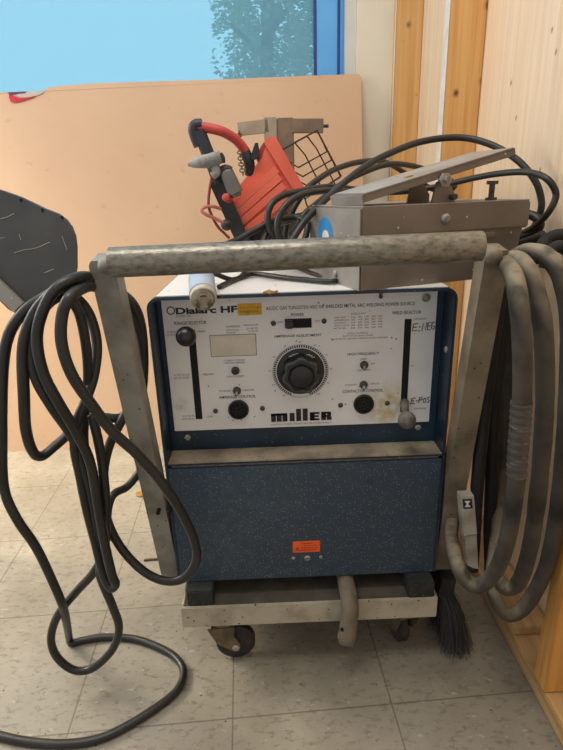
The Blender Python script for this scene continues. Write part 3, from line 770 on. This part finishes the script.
# ================================================================== FOOT PEDAL
pc = atZ(361.2, 291.6, zl); pc.y = max(pc.y, YF-.012); PA = math.radians(19)
PM = Matrix.Translation((pc.x, pc.y, zl)) @ Matrix.Rotation(PA, 4, 'Z')
ped = thing('foot_pedal', (pc.x, pc.y, zl), 'grey metal foot control pedal sitting on top of the welder', 'foot pedal')
PH = .132; PL, PW = .338, .20
def pm(*v): return PM @ Vector(v)
b = BM()
loft(b, [[pm(0, 0, 0), pm(PL-.026, 0, 0), pm(PL-.026, PW, 0), pm(0, PW, 0)], [pm(0, 0, PH-.046), pm(PL-.012, 0, PH-.046), pm(PL-.012, PW, PH-.046), pm(0, PW, PH-.046)]])
obj('body', b, 'pedal', ped, bev=.002)
b = BM(); box(b, (-.002, -.003, PH-.047), (PL, PW+.003, PH), PM); cov = obj('cover', b, 'pedal', ped, bev=.003)
b = BM(); box(b, (-.0035, .0, .0), (-.0021, PW, PH-.003), PM); obj('end_plate', b, 'pedal_end', ped)
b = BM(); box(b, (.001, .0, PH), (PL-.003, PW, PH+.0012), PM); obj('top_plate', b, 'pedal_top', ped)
b = BM(); box(b, (.07, -.006, PH-.060), (PL-.075, -.0005, PH-.050), PM); obj('side_rib', b, 'pedal', ped, bev=.002)
# tilting plate: tray with side flange
ang = math.radians(13.0)
TM = PM @ Matrix.Translation((.006, .004, PH+.0045)) @ Matrix.Rotation(-ang, 4, 'Y')
TL, TW = .300, .114
b = BM(); box(b, (0, 0, .012), (TL, TW, .0145), TM); box(b, (0, 0, .002), (TL, .0025, .012), TM); box(b, (0, TW-.0025, 0), (TL, TW, .012), TM); box(b, (TL-.0025, 0, 0), (TL, TW, .012), TM)
plate = obj('pedal_plate', b, 'pedal', ped, bev=.001)
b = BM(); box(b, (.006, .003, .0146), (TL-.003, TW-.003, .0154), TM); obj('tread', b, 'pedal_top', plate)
b = BM(); box(b, (-.003, 0, -.002), (0, TW, .013), TM); obj('end_lip', b, 'pedal_end', plate)
b = BM(); prism(b, [TM @ Vector(q) for q in ((.10, .03, .0155), (.112, .028, .0155), (.118, .04, .0155), (.106, .046, .0155))], (0, 0, .002)); tag(obj('wood_chip', b, 'chip'), 'tan wood chip lying on the tilted pedal plate', 'debris')
px = .150
for vv in (.012, .085):
    b = BM(); prism(b, [pm(px-.012, vv, PH+.001), pm(px+.034, vv, PH+.001), pm(px+.034, vv, PH+.014), pm(px+.016, vv, PH+.040), pm(px-.004, vv, PH+.034)], PM.to_3x3() @ Vector((0, .004, 0)))
    obj('pivot_bracket', b, 'pedal', ped, bev=.001)
ny = PM.to_3x3() @ Vector((0, -1, 0))
bp_ = TM @ Vector((.150, .0, -.001))
b = BM(); lathe(b, bp_, ny, [(-.002, .0095), (.003, .0095), (.0032, .012), (.007, .012), (.0075, .006), (.014, .006)], 6); obj('pivot_bolt', b, 'chrome', ped)
b = BM(); lathe(b, pm(px+.026, .012, PH+.010), ny, [(0, .005), (.012, .005)], 12); obj('spring_pin', b, 'screw_dark', ped)
b = BM(); lathe(b, pm(px+.006, -.003, PH-.024), ny, [(0, .0085), (.003, .0085), (.006, .005)], 16); obj('cover_screw', b, 'chrome', ped, smooth=True)
q0 = pm(.276, .03, PH)
b = BM(); lathe(b, q0, (0, 0, 1), [(0, .010), (.006, .010), (.0061, .005), (.028, .005), (.0281, .010), (.034, .010)], 6); obj('stop_bolt', b, 'screw_dark', ped)
nx = PM.to_3x3() @ Vector((-1, 0, 0))
b = BM(); lathe(b, pm(-.0036, .130, .082), nx, [(0, .031), (.0006, .031)], 32); bdg = obj('round_badge', b, 'blue_badge', ped); bdg['label'] = 'round blue and white badge'
b = BM(); lathe(b, pm(-.0043, .127, .076), nx, [(0, .0150), (.0004, .0150)], 24); obj('badge_centre', b, 'white', bdg)
b = BM(); lathe(b, pm(-.0036, .085, .018), nx, [(0, .006), (.003, .006), (.004, .004)], 12); obj('end_screw', b, 'screw', ped)

# ================================================================== CABLES OF THE PEDAL
def cable(name, path, r, m, label, cat='cable', group=None, wob=0, seg=10):
    b = BM(); tube(b, path, r, seg, wob=wob); return tag(obj(name, b, m, smooth='all'), label, cat, group)
def yy(*pts): return [atY(x, y, Y) for x, y, Y in pts]
A = yy((515, 236, .2), (529, 230, .15), (540, 222, .12), (550, 210, .10), (556, 194, .10), (547, 179, .11), (529, 172.5, .15), (504, 173, .2), (474, 178, .26), (440, 186, .32), (400, 192, .34), (365, 190.5, .30), (335, 187, .24), (318, 188, .2), (297, 192, .16), (282, 196, .13), (271, 205, .11), (268, 221, .1), (276, 241, .1), (288, 256, .1), (296, 245, .13), (291, 237, .13), (303, 216, .14), (320, 201, .17), (337, 187, .21), (362, 173, .27), (392, 164, .33), (424, 169, .40), (455, 184, .46), (440, 192, .5), (410, 176, .48), (385, 162, .42), (360, 162, .36), (337, 168.5, .3), (320, 178, .25), (306, 190, .22), (292, 212, .2), (285, 236, .2), (288, 262, .2))
cable('pedal_cord', A, .0064, 'cable_pedal', 'dark cord looped several times behind the foot pedal with a loop past its right end')
B = yy((516, 243, .2), (531, 231, .18), (540, 213, .16), (541, 198, .16), (534, 179, .17), (516, 159, .2), (488, 143.5, .24), (458, 137.5, .27), (420, 142, .27), (384, 156, .23), (360, 170, .18), (337, 189, .14), (318, 207, .1), (303, 223, .07), (290, 243, .05), (275, 262, .05), (262, 258, .07), (264, 240, .1), (272, 226, .13), (285, 222, .18), (300, 216, .2), (318, 215, .25), (335, 222, .3))
cable('control_cord', B, .0068, 'cable_pedal', 'dark cord arching highest above the tilted pedal plate, in front of the wooden studs')
C = yy((205, 262, .02), (225, 246, .05), (240, 239, .08), (253, 231, .1), (276, 220.5, .12), (296, 217.5, .14), (307, 224, .11), (303, 243, .09), (291, 251, .08), (280, 238, .07), (278, 221, .07), (286, 205, .08), (301, 195, .1), (321, 191, .14), (343, 191, .2), (362, 195, .28))
cable('black_lead', C, .0064, 'cable_pedal', 'dark lead running low from behind the pipe handle under the red case')
D = yy((512, 248, .14), (530, 242, .10), (545, 235.5, .08)); 
cable('cord_end', D, .011, 'strap', 'short thick black cord end sticking out behind the right end of the foot pedal')
D2 = yy((512, 212, .2), (524, 213.5, .16), (535, 217, .14), (540, 224, .13), (536, 231, .14), (527, 235, .16), (512, 238, .2))
cable('short_cord', D2, .009, 'cable_pedal', 'small tight bend of cord at the right end of the foot pedal')

# ================================================================== TWIST LOCK PLUG on the lid front edge
plg = thing('power_plug', atZ(205, 292, zl), 'pale blue round plug with a dirty white pronged face, hanging over the lid edge', 'plug')
fc = atY(203.4, 299, YF-.036); bk = atZ(206, 284, zl) + Vector((.003, .0, .0226)); bk.y = YF+.03
fc = Vector((fc.x, fc.y, fc.z)); ax = (fc-bk).normalized()
b = BM(); Ln = (fc-bk).length
lathe(b, bk, ax, [(-.030, .010), (-.028, .013), (-.016, .014), (-.010, .0205), (0, .0222), (Ln*.82, .0222), (Ln*.83, .0210), (Ln*.86, .0210), (Ln*.87, .0216)], 32); bd_ = obj('plug_shell', b, 'plug_blue', plg, smooth=True)
b = BM(); lathe(b, bk, ax, [(Ln*.87, .0214), (Ln*.97, .0214), (Ln, .0204), (Ln+.0005, .0198)], 32); obj('plug_face', b, 'plug_face', plg, smooth=True)
u, v = frame(ax)
for k in range(3):
    a = 2*PI*k/3+.5; b = BM()
    for j in range(5):
        t = a+(j-2)*.16; c_ = fc+(u*math.cos(t)+v*math.sin(t))*.0120
        lathe(b, c_, ax, [(0, .0019), (.012, .0019)], 6)
    obj('prong', b, 'brass', plg)
b = BM(); tube(b, [fc+ax*.001+(u*math.cos(t)+v*math.sin(t))*.0175 for t in [PI*.5+k*PI*1.1/10 for k in range(11)]], .0008, 5, smooth=False); obj('moulded_lettering', b, 'print_grey', plg)
b = BM(); tail = bk-ax*.025
cp_ = [tail, tail+Vector((.02, .03, -.008))] + [atZ(x, y, zl+.006) for x, y in ((232, 279.5), (247, 275), (258, 274), (285, 277.5), (310, 280), (332, 281.5), (340, 278))]
tube(b, cp_, .0046, 10); obj('plug_cord', b, 'cable_pedal', plg, smooth='all')
cable('thin_cord', [atZ(x, y, zl+.005) for x, y in ((219, 287), (228, 282.5), (240, 277), (254, 266), (290, 266), (315, 274), (333, 277.5), (350, 276))], .0045, 'cable_pedal', 'thin cord lying on the white lid behind the pale blue plug')

# ================================================================== RED CASE and black arm with red hose, on the lid
rc = thing('red_case', (-.03, .28, zl), 'orange red ribbed plastic case tipped on its corner behind the pipe handle', 'case')
YR = .26
def rp(x, y, Y=YR): return atY(x, y, Y)
front = [(237.5, 209), (231, 204), (239, 186), (262, 158), (268, 138), (275, 137.5), (303, 187), (300, 197), (277, 215), (268, 226), (244, 234)]
b = BM(); prism(b, [rp(*q) for q in front], (.0, .12, .0)); cs = obj('body', b, 'orange_red', rc, bev=.006, seg=3)
for i, ((x0, y0), (x1, y1)) in enumerate((((234, 207), (277, 169)), ((238, 214), (280, 176.5)), ((241, 222), (284, 185)), ((245, 231), (286, 198)))):
    b = BM(); s0, s1 = rp(x0, y0), rp(x1, y1); bar(b, s0+Vector((0, -.003, 0)), s1+Vector((0, -.003, 0)), .012, .0155, (0, 1, 0)); obj('rib', b, 'orange_red', cs, bev=.002)
b = BM(); prism(b, [rp(*q, YR-.006) for q in ((264, 142), (268, 137), (275.5, 136.5), (304, 187), (301, 194), (294, 191), (266, 146))], (.0, .13, 0)); obj('top_flange', b, 'orange_red', cs, bev=.004)
b = BM(); prism(b, [rp(*q, YR+.01) for q in ((264, 142), (268, 152), (263, 158), (258, 163), (256, 158), (260, 148))], (.02, .08, 0)); obj('latch_tab', b, 'red', cs, bev=.003)
b = BM(); prism(b, [rp(*q, YR-.012) for q in ((250, 157), (252, 152), (255, 143), (258, 142.5), (259, 148), (260, 155), (257, 159), (252, 160))], (0, .02, 0)); obj('thumb_screw', b, 'dark_metal', rc, bev=.003)

b = BM(); prism(b, [rp(*q, YR+.01) for q in ((246, 232), (268, 224), (280, 214), (286, 236), (285, 266), (256, 267.5))], (.03, .11, 0)); obj('lower_shell', b, 'black_dull', rc, bev=.005)
arm = thing('tool_arm', (-.13, .24, zl), 'black metal arm with a curved red hose handle, left of the red case', 'tool')
YA_ = .24
b = BM(); tube(b, yy((199, 131, YA_), (206, 149, YA_), (213, 166, YA_), (219, 184, YA_)), .0135, 14); obj('grip_sleeve', b, 'navy', arm, smooth=True)
b = BM(); bar(b, atY(216, 180, YA_), atY(253.5, 264, YA_+.02), .029, .022, (1, 0, 0)); obj('channel', b, 'dark_metal', arm, bev=.003)
b = BM(); tube(b, yy((198, 126, YA_), (208, 128, YA_), (222, 131.5, YA_), (235, 139, YA_+.01), (244, 149, YA_+.02), (248, 157, YA_+.02)), .0100, 14); obj('hose_handle', b, 'red', arm, smooth=True)['label'] = 'curved red hose handle'
b = BM(); tube(b, yy((202, 124.5, YA_), (196, 125, YA_), (193.5, 129, YA_), (195, 136, YA_), (199, 146, YA_)), .0112, 12); obj('sleeve_bend', b, 'navy', arm, smooth=True)
b = BM(); tube(b, yy((245, 152, YA_+.02), (249, 162, YA_+.02), (250, 174, YA_+.03)), .0115, 12); obj('hose_collar', b, 'dark_metal', arm, smooth=True)
noz = [(188, 164, .004), (193, 163.5, .0085), (200, 162, .0115), (208, 161, .0135), (215, 159, .0130), (221, 157, .010)]
b = BM(); pts = [atY(x, y, YA_-.03) for x, y, r in noz]; tube(b, pts, lambda t: noz[min(5, int(t*5.001))][2]*(1-(t*5-int(t*5.0))) + noz[min(5, int(t*5.001)+1)][2]*(t*5-int(t*5.0)) if t < 1 else .012, 14, wob=.15)
tube(b, yy((214, 166, YA_-.03), (217, 172, YA_-.03), (212, 176, YA_-.03)), .0085, 10); obj('grey_nozzle', b, 'glove_grey', arm, smooth=True)['label'] = 'rough pale grey nozzle'
b = BM(); tube(b, yy((219.5, 154, YA_-.03), (222, 158, YA_-.03), (222.5, 163, YA_-.03)), .006, 8); obj('nozzle_end', b, 'dark_metal', arm, smooth=True)
b = BM(); lathe(b, atY(226, 170, YA_-.025), atY(236, 194, YA_-.025)-atY(226, 170, YA_-.025), [(0, .010), (.004, .0135), (.048, .0165), (.050, .012), (.056, .009)], 8); obj('grey_cylinder', b, 'grey_cyl', arm)
b = BM(); tube(b, yy((221, 171, YA_-.025), (226, 169, YA_-.025), (231, 171, YA_-.025)), .009, 10); obj('cylinder_cap', b, 'dark_metal', arm, smooth=True)
b = BM(); ball(b, atY(226.5, 225, YA_-.035), .012, 16, n=10); obj('ball_knob', b, 'dark_metal', arm, smooth='all')
b = BM(); lathe(b, atY(229, 199, YA_-.02), (-.3, -1, .2), [(0, .009), (.02, .008), (.022, .005)], 12); obj('side_stud', b, 'red', arm, smooth=True)
cable('red_wire', yy((212, 176, .21), (209.5, 190, .21), (208.5, 205, .21), (212, 216, .21), (218, 227, .21), (224, 233, .22), (229, 238, .23)), .0030, 'red_dark', 'thin red wire hanging down left of the black tool arm')
cable('pink_wire', yy((221, 209, .22), (213, 206.5, .21), (205, 207, .205), (201.5, 210.5, .2), (206, 214.5, .2), (214, 218, .2), (224, 223, .2)), .0036, 'copper', 'pale pinkish wire bent in a hook left of the black tool arm')

# grey stand with cross arm, chain, wire basket
YS = .46
stn = thing('steel_stand', (atY(280, 120, YS).x, YS, zl), 'grey square post with a short cross arm behind the red case', 'stand')
p = atY(274.5, 118.5, YS)
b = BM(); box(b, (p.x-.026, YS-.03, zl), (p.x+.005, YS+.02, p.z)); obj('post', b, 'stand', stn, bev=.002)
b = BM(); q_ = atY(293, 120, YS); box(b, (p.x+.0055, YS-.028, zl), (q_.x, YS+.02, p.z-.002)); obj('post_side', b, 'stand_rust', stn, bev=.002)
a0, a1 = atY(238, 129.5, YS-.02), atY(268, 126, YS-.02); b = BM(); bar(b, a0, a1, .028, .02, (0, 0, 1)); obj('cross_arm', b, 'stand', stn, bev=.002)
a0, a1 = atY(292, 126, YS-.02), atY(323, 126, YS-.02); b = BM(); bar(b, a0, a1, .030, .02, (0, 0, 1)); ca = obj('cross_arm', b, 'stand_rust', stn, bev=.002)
b = BM(); cyl(b, a1, atY(328.5, 126, YS-.02), .004, 10); obj('arm_pin', b, 'screw_dark', ca)
chn = thing('chain', atY(240, 133, YS-.03), 'small chain hanging from the left end of the grey cross arm', 'chain')
pts = smooth_path(yy((239, 131, YS-.034), (239.5, 145, YS-.036), (240.5, 160, YS-.036), (243, 175, YS-.036)), 5)
for i in range(len(pts)-1):
    a_, c_ = pts[i], pts[i+1]; d = (c_-a_); u = Vector((1, 0, 0)) if i % 2 else Vector((0, 1, 0))
    mid = (a_+c_)/2; b = BM()
    ring = [mid + d.normalized()*math.cos(t)*d.length*.62 + u*math.sin(t)*.0060 for t in [2*PI*k/12 for k in range(12)]]
    tube(b, ring+[ring[0], ring[1]], .0017, 5, smooth=False); obj('link', b, 'chain', chn)
# wire basket tipped on its side
bk_ = thing('wire_basket', (atY(315, 180, .4).x, .4, zl), 'dark wire basket tilted on its side between the red case and the pedal cords', 'basket')
YW = .40
f_ = {'tl': (281, 150), 'tr': (317, 130.5), 'br': (341, 176), 'bl': (305, 199)}
def bi(s, t, Y):
    a = Vector(f_['tl'])*(1-s)*(1-t)+Vector(f_['tr'])*s*(1-t)+Vector(f_['br'])*s*t+Vector(f_['bl'])*(1-s)*t
    return atY(a[0], a[1], Y)
rw = .0021
b = BM(); tube(b, [bi(0, 0, YW), bi(1, 0, YW), bi(1, 1, YW), bi(0, 1, YW), bi(0, 0, YW), bi(.1, 0, YW)], rw*1.25, 8, smooth=False); obj('rim', b, 'wire', bk_, smooth=True)
off = Vector((.045, .13, -.03)); b = BM()
q4 = [bi(.08, .05, YW)+off, bi(.92, .05, YW)+off, bi(.92, .95, YW)+off, bi(.08, .95, YW)+off]
for t in (.2, .4, .6, .8): tube(b, [bi(0, t, YW), bi(.08, t, YW)+off*.6, bi(.92, t, YW)+off*.6, bi(1, t, YW)], rw*.9, 6, smooth=False)
for t in (.38, .72): tube(b, [bi(t, 0, YW), bi(t, .05, YW)+off*.6, bi(t, .95, YW)+off*.6, bi(t, 1, YW)], rw*.9, 6, smooth=False)
obj('wires', b, 'wire', bk_, smooth=True)
b = BM(); p = bi(.5, 1, YW); tube(b, [bi(0, 1, YW), bi(0, 1, YW)*.5+Vector((p.x, p.y+.02, zl+.004))*.5, Vector((p.x, p.y+.05, zl+.004)), Vector((p.x+.06, p.y+.08, zl+.004))], rw, 6); obj('bent_leg', b, 'wire', bk_, smooth=True)

# ================================================================== LEFT CABLES hanging from the handle post
G = 'black cables hung over the left handle post'
S1 = yy((114, 294, -.09), (102, 284, -.115), (88, 281, -.15), (70, 284, -.2), (45, 297, -.2), (24, 312, -.21), (9, 335, -.21), (3, 370, -.21), (2, 430, -.21), (4, 487, -.2), (17, 519, -.2), (36, 547, -.19), (52, 580, -.18), (64, 610, -.16))
fl = [atZ(x, y, .0075) for x, y in ((69.5, 640), (72, 643), (84, 640), (105, 637), (135, 639), (160, 648), (176, 658), (183.5, 672), (177, 690), (157, 707), (125, 727), (98, 739), (65, 744), (30, 742), (0, 736), (-40, 725))]
cable('power_cable', S1+fl, lambda t: .0078, 'cable', 'black cable dropping at the far left and snaking across the floor tiles', group=None)
S2 = yy((110, 292, -.09), (98, 281, -.112), (86, 279, -.165), (64, 285, -.215), (42, 303, -.22), (29, 325, -.225), (23, 352, -.225), (24, 395, -.22), (26, 430, -.2), (33, 452, -.18), (42, 456, -.16), (55, 446, -.14), (70, 433, -.12), (85, 421, -.11), (102, 417.5, -.1), (119, 418, -.09), (135, 412, -.06), (142, 395, -.04), (144, 360, -.05), (141, 325, -.07), (132, 303, -.09), (116, 290, -.1))
cable('coil_cable', S2, .0082, 'cable', 'black cable loop hooking sharply upward near the floor line, left of the hanging bundle')
S3 = yy((106, 283, -.105), (92, 277, -.14), (76, 278, -.21), (55, 290, -.235), (42, 313, -.24), (37, 340, -.24), (43, 372, -.24), (57, 400, -.235), (76, 432, -.22), (90, 462, -.21), (97, 500, -.2), (104, 540, -.2), (112, 575, -.2), (115.5, 584, -.195), (111, 588, -.19), (104, 576, -.185), (96, 545, -.185), (87, 510, -.185), (80, 475, -.19), (75, 450, -.2), (76, 425, -.2), (86, 400, -.19), (94, 375, -.17), (97, 345, -.15), (91, 318, -.14), (79, 300, -.15), (68, 296, -.18), (52, 300, -.205), (38, 318, -.215), (31, 345, -.22), (36, 378, -.22), (52, 407, -.215), (74, 440, -.2), (88, 480, -.19), (96, 520, -.185), (100, 560, -.18), (101, 578, -.17), (112, 605, -.16), (119, 628, -.15), (112, 650, -.14), (93, 668, -.13), (74, 670, -.13), (57, 657, -.13), (51, 638, -.135), (58, 615, -.14), (76, 592, -.15), (94, 572, -.165), (104, 550, -.17), (106, 510, -.18), (103, 470, -.185), (98, 440, -.19), (92, 415, -.19))
cable('bundle_cable', S3, .0078, 'cable', 'black cable twisted in a hanging bundle ending in a teardrop loop above the floor')
S4 = yy((112, 296, -.1), (98, 288, -.115), (86, 287, -.19), (70, 297, -.245), (62, 317, -.25), (62, 345, -.25), (72, 375, -.245), (92, 405, -.235), (112, 431, -.225), (138, 455, -.215), (163, 484, -.205), (184, 517, -.19), (196, 547, -.175), (194, 566, -.165), (182, 579, -.16), (163, 580.5, -.155), (142, 570, -.15), (122, 549, -.145), (109, 525, -.14), (104, 500, -.13), (104, 470, -.12), (110, 444, -.11), (122, 420, -.1), (136, 395, -.07), (143, 370, -.055), (142, 345, -.06), (134, 320, -.08), (118, 298, -.1))
cable('front_loop_cable', S4, .0080, 'cable', 'black cable whose big loop crosses the lower left corner of the blue door')
S5 = yy((104, 284, -.11), (92, 280, -.15), (80, 286, -.2), (72, 298, -.205), (80, 315, -.2), (86, 345, -.19), (88, 375, -.18), (86, 405, -.17), (84, 440, -.165), (90, 480, -.16), (94, 520, -.16), (100, 542, -.15), (107, 538, -.13), (108, 510, -.12), (114, 494, -.1), (128, 486, -.07), (143, 466, -.045), (152, 440, -.03))
cable('inner_loop_cable', S5, .0074, 'cable', 'black cable forming the innermost hanging loop, its bluish tail rising behind the left post')
ft = thing('hose_fitting', atY(131, 318, .02), 'small white and blue fitting behind the left handle post', 'fitting')
b = BM(); lathe(b, atY(129, 311, .02), atY(133, 327, .02)-atY(129, 311, .02), [(0, .006), (.008, .010), (.018, .010), (.019, .008)], 14); obj('white_collar', b, 'white', ft, smooth=True)
b = BM(); lathe(b, atY(131.5, 320, .02), atY(133, 327, .02)-atY(131.5, 320, .02), [(0, .0105), (.010, .0105), (.016, .006)], 14); obj('blue_cap', b, 'plug_blue', ft, smooth=True)

# ================================================================== RIGHT CABLES
R3 = yy((500, 548, -.06), (494, 572, -.12), (493, 588, -.155), (499, 606, -.17), (510, 615, -.175), (527, 604, -.18), (545, 570, -.19), (556, 520, -.2), (563, 460, -.215), (568, 390, -.22), (569, 320, -.21), (562, 280, -.2), (550, 259, -.18), (536, 252, -.15), (522, 253, -.11), (512, 265, -.07), (514, 300, -.01), (516, 360, .03), (514, 430, .03), (508, 500, .0), (504, 540, -.03))
R2 = yy((497, 578, -.19), (506, 588, -.2), (518, 583, -.21), (528, 556, -.225), (536, 510, -.235), (542, 450, -.245), (545, 390, -.25), (543, 330, -.25), (535, 288, -.235), (525, 266, -.215), (515, 259, -.17), (506, 264, -.115), (507, 290, -.04), (508, 340, .0), (506, 410, .0), (502, 480, -.02), (496, 540, -.09), (493, 573, -.175))
R1 = yy((457, 490, .0), (453, 512, -.03), (451, 532, -.09), (453, 549, -.15), (458, 566, -.19), (468, 582, -.205), (481, 585, -.215), (496, 570, -.23), (507, 540, -.245), (514, 500, -.255), (519, 450, -.265), (522, 400, -.27), (522, 345, -.27), (519, 305, -.26), (515, 281, -.24), (509, 267, -.2), (505, 264, -.135), (500, 272, -.09))
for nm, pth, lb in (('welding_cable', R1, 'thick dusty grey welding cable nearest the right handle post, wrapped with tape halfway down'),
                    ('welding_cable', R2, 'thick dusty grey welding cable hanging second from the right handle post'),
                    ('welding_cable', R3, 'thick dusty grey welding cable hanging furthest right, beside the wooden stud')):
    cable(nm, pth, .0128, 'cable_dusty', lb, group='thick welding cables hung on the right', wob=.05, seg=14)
b = BM(); tube(b, yy((521.5, 402, -.27), (520, 425, -.268), (518, 450, -.2645), (516.5, 475, -.26)), lambda t: .0142+.0006*math.sin(t*60), 16, sub=14)
tp_ = obj('tape_wrap', b, 'tape', None, smooth=True)
wc = bpy.data.objects['welding_cable']; tp_.parent = wc; tp_.location = WL['tape_wrap']-WL['welding_cable']
S = [yy((504, 272, -.1), (499, 300, -.09), (489, 370, -.085), (482, 430, -.08), (477, 490, -.08), (474, 540, -.09), (472, 570, -.1)), yy((512, 280, -.07), (507, 310, -.06), (499, 360, -.05), (494, 410, -.045), (492, 470, -.04), (490, 530, -.05), (491, 575, -.06))]
cable('dark_hose', S[0], .0120, 'strap', 'dark hose hanging straight down just behind the right handle post')
cable('dark_hose', S[1], .0125, 'strap', 'dark hose hanging behind the taped welding cable')
E5 = yy((541, 262, -.03), (541, 250, -.02), (546, 241, -.01), (556, 236, -.01), (566, 237, -.01), (574, 248, -.01), (577, 275, -.01), (577, 330, -.01), (575, 420, -.01))
cable('black_hose', E5, .0115, 'cable_dark', 'dark hose bending over at the right edge above the grey welding cables')
E6 = yy((545, 268, -.06), (549, 254, -.06), (557, 247, -.06), (566, 249, -.06), (573, 262, -.06), (576, 300, -.06), (576, 400, -.06))
cable('black_hose', E6, .0105, 'cable_dark', 'second dark hose at the right edge, tucked under the first bend')
# white connector hanging among the cables
cn = thing('white_connector', atY(464, 565, -.15), 'white two-part plastic connector hanging beside the dark hoses on the right', 'connector')
YN = -.135
b = BM(); prism(b, [atY(*q, YN) for q in ((460.5, 497), (474, 496), (477, 534), (464, 536))], (.0, .02, 0)); up_ = obj('upper_housing', b, 'white_dusty', cn, bev=.003)
b = BM(); prism(b, [atY(*q, YN+.003) for q in ((465, 536.5), (476.5, 535), (478.5, 569), (473, 568), (467, 565))], (.0, .018, 0)); obj('lower_housing', b, 'white_dusty', cn, bev=.003)
b = BM(); prism(b, [atY(*q, YN-.001) for q in ((462.5, 499.5), (472, 499), (472.8, 508.5), (463.5, 509))], (.0, .0008, 0)); sq = obj('dark_square', b, 'print', up_)
b = BM()
prism(b, [atY(*q, YN-.0016) for q in ((464.5, 501.2), (470.5, 501), (468.2, 504), (470.8, 507), (464.8, 507.2), (466.8, 504))], (.0, .0005, 0)); obj('light_symbol', b, 'white', sq)

# ================================================================== BRUSH standing on the floor behind the right post
bs = thing('floor_brush', (.29, .0, 0), 'black bristle brush standing on the floor beside the right end of the cart', 'brush')
tp0 = atY(437, 604, -.02); 
b = BM(); bar(b, (.288, .0, .118), (.294, .0, .160), .030, .10, (1, 0, 0)); hd = obj('brush_block', b, 'black_dull', bs, bev=.005)
b = BM(); tube(b, [(.291, .0, .15), (.300, .02, .24), (.32, .06, .34), (.335, .10, .46)], .011, 12); obj('handle', b, 'strap', bs, smooth=True)
b = BM()
for k in range(1500):
    t = random.uniform(-1, 1); s_ = random.uniform(-.5, .5)
    a0 = Vector((.288+s_*.026, .0+t*.048, .120))
    sp = random.uniform(-.2, 1)
    fx = .006+.036*sp+random.gauss(0, .006)
    e = Vector((a0.x+fx, a0.y-.05*random.random()+t*.02, max(.0012, .004+.035*max(0, sp-.75)+abs(random.gauss(0, .006)))))
    m_ = (a0+e)/2 + Vector((.010, 0, .012))*random.uniform(.2, 1)
    tube(b, [a0, m_, e], .0006, 3, sub=3)
br_ = obj('bristles', b, 'bristle', bs); br_['kind'] = 'stuff'
# ================================================================== SCRATCHED DARK PANEL at the left
YK = .30
pn = thing('scratched_panel', (-.8, YK, 0), 'dark grey scratched sheet with a rounded corner at the left edge, behind the cables', 'panel')
out = [(-150, 165), (-40, 178), (0, 190), (20, 197), (43, 208), (58, 214), (66, 220), (71, 227), (74.5, 236), (76, 247), (76, 268), (74, 278), (66, 288), (50, 298), (30, 308), (15, 313), (8, 309), (0, 301), (-150, 300)]
b = BM(); prism(b, [atY(*q, YK) for q in out], (0, .012, 0)); sh_ = obj('sheet', b, 'scratched', pn, bev=.001)
for q in ((21, 200), (42.5, 210), (62, 217.5)):
    b = BM(); lathe(b, atY(*q, YK), (0, -1, 0), [(0, .004), (.002, .003)], 10); obj('rivet', b, 'slot', sh_)
b = BM()
for pts in (((0, 219), (7, 217), (14, 213.5)), ((14, 253), (24, 250), (36, 248), (50, 242)), ((62, 236), (65, 244), (67, 250)), ((19, 234), (21, 240)), ((44, 273), (54, 269))):
    tube(b, [atY(*q, YK-.0003) for q in pts], .0007, 5)
obj('scratches', b, 'stand', sh_)
b = BM(); prism(b, [atY(*q, YK-.012) for q in ((-150, 165), (0, 281), (23, 303), (13, 312), (0, 300), (-150, 190))], (0, .010, 0)); obj('strut', b, 'pedal_end', pn, bev=.001)['label'] = 'pale metal strut'
for x_ in (-.95, -1.15):
    b = BM(); cyl(b, (x_, YK+.025, 0), (x_, YK+.025, .82), .012, 14); obj('leg', b, 'dark_metal', pn, smooth=True)

# ================================================================== FLOOR LITTER
def flp(*pts): return [atZ(x, y, .0005) for x, y in pts]
chip('leaf_scrap', flp((136.5, 493), (141, 492), (146, 493), (145.5, 496.5), (139, 497.5), (136, 496)), (0, 0, .003), 'rust_flake', 'small brown scrap on the sunlit tiles behind the left post', 'debris')
b = BM(); tube(b, [p+Vector((0, 0, .003)) for p in flp((144, 561), (152, 560), (160, 559.5), (167, 558))], .003, 6); tag(obj('twig', b, 'stick'), 'thin dark twig on the floor left of the welder', 'debris')
p = atZ(508, 628, .0375); b = BM(); box(b, (p.x+.0, p.y-.02, .0375), (p.x+.06, p.y+.03, .058)); tag(obj('wood_block', b, 'wood_plate', bev=.002), 'small wood offcut lying on the sole plate below the welding cables', 'offcut')
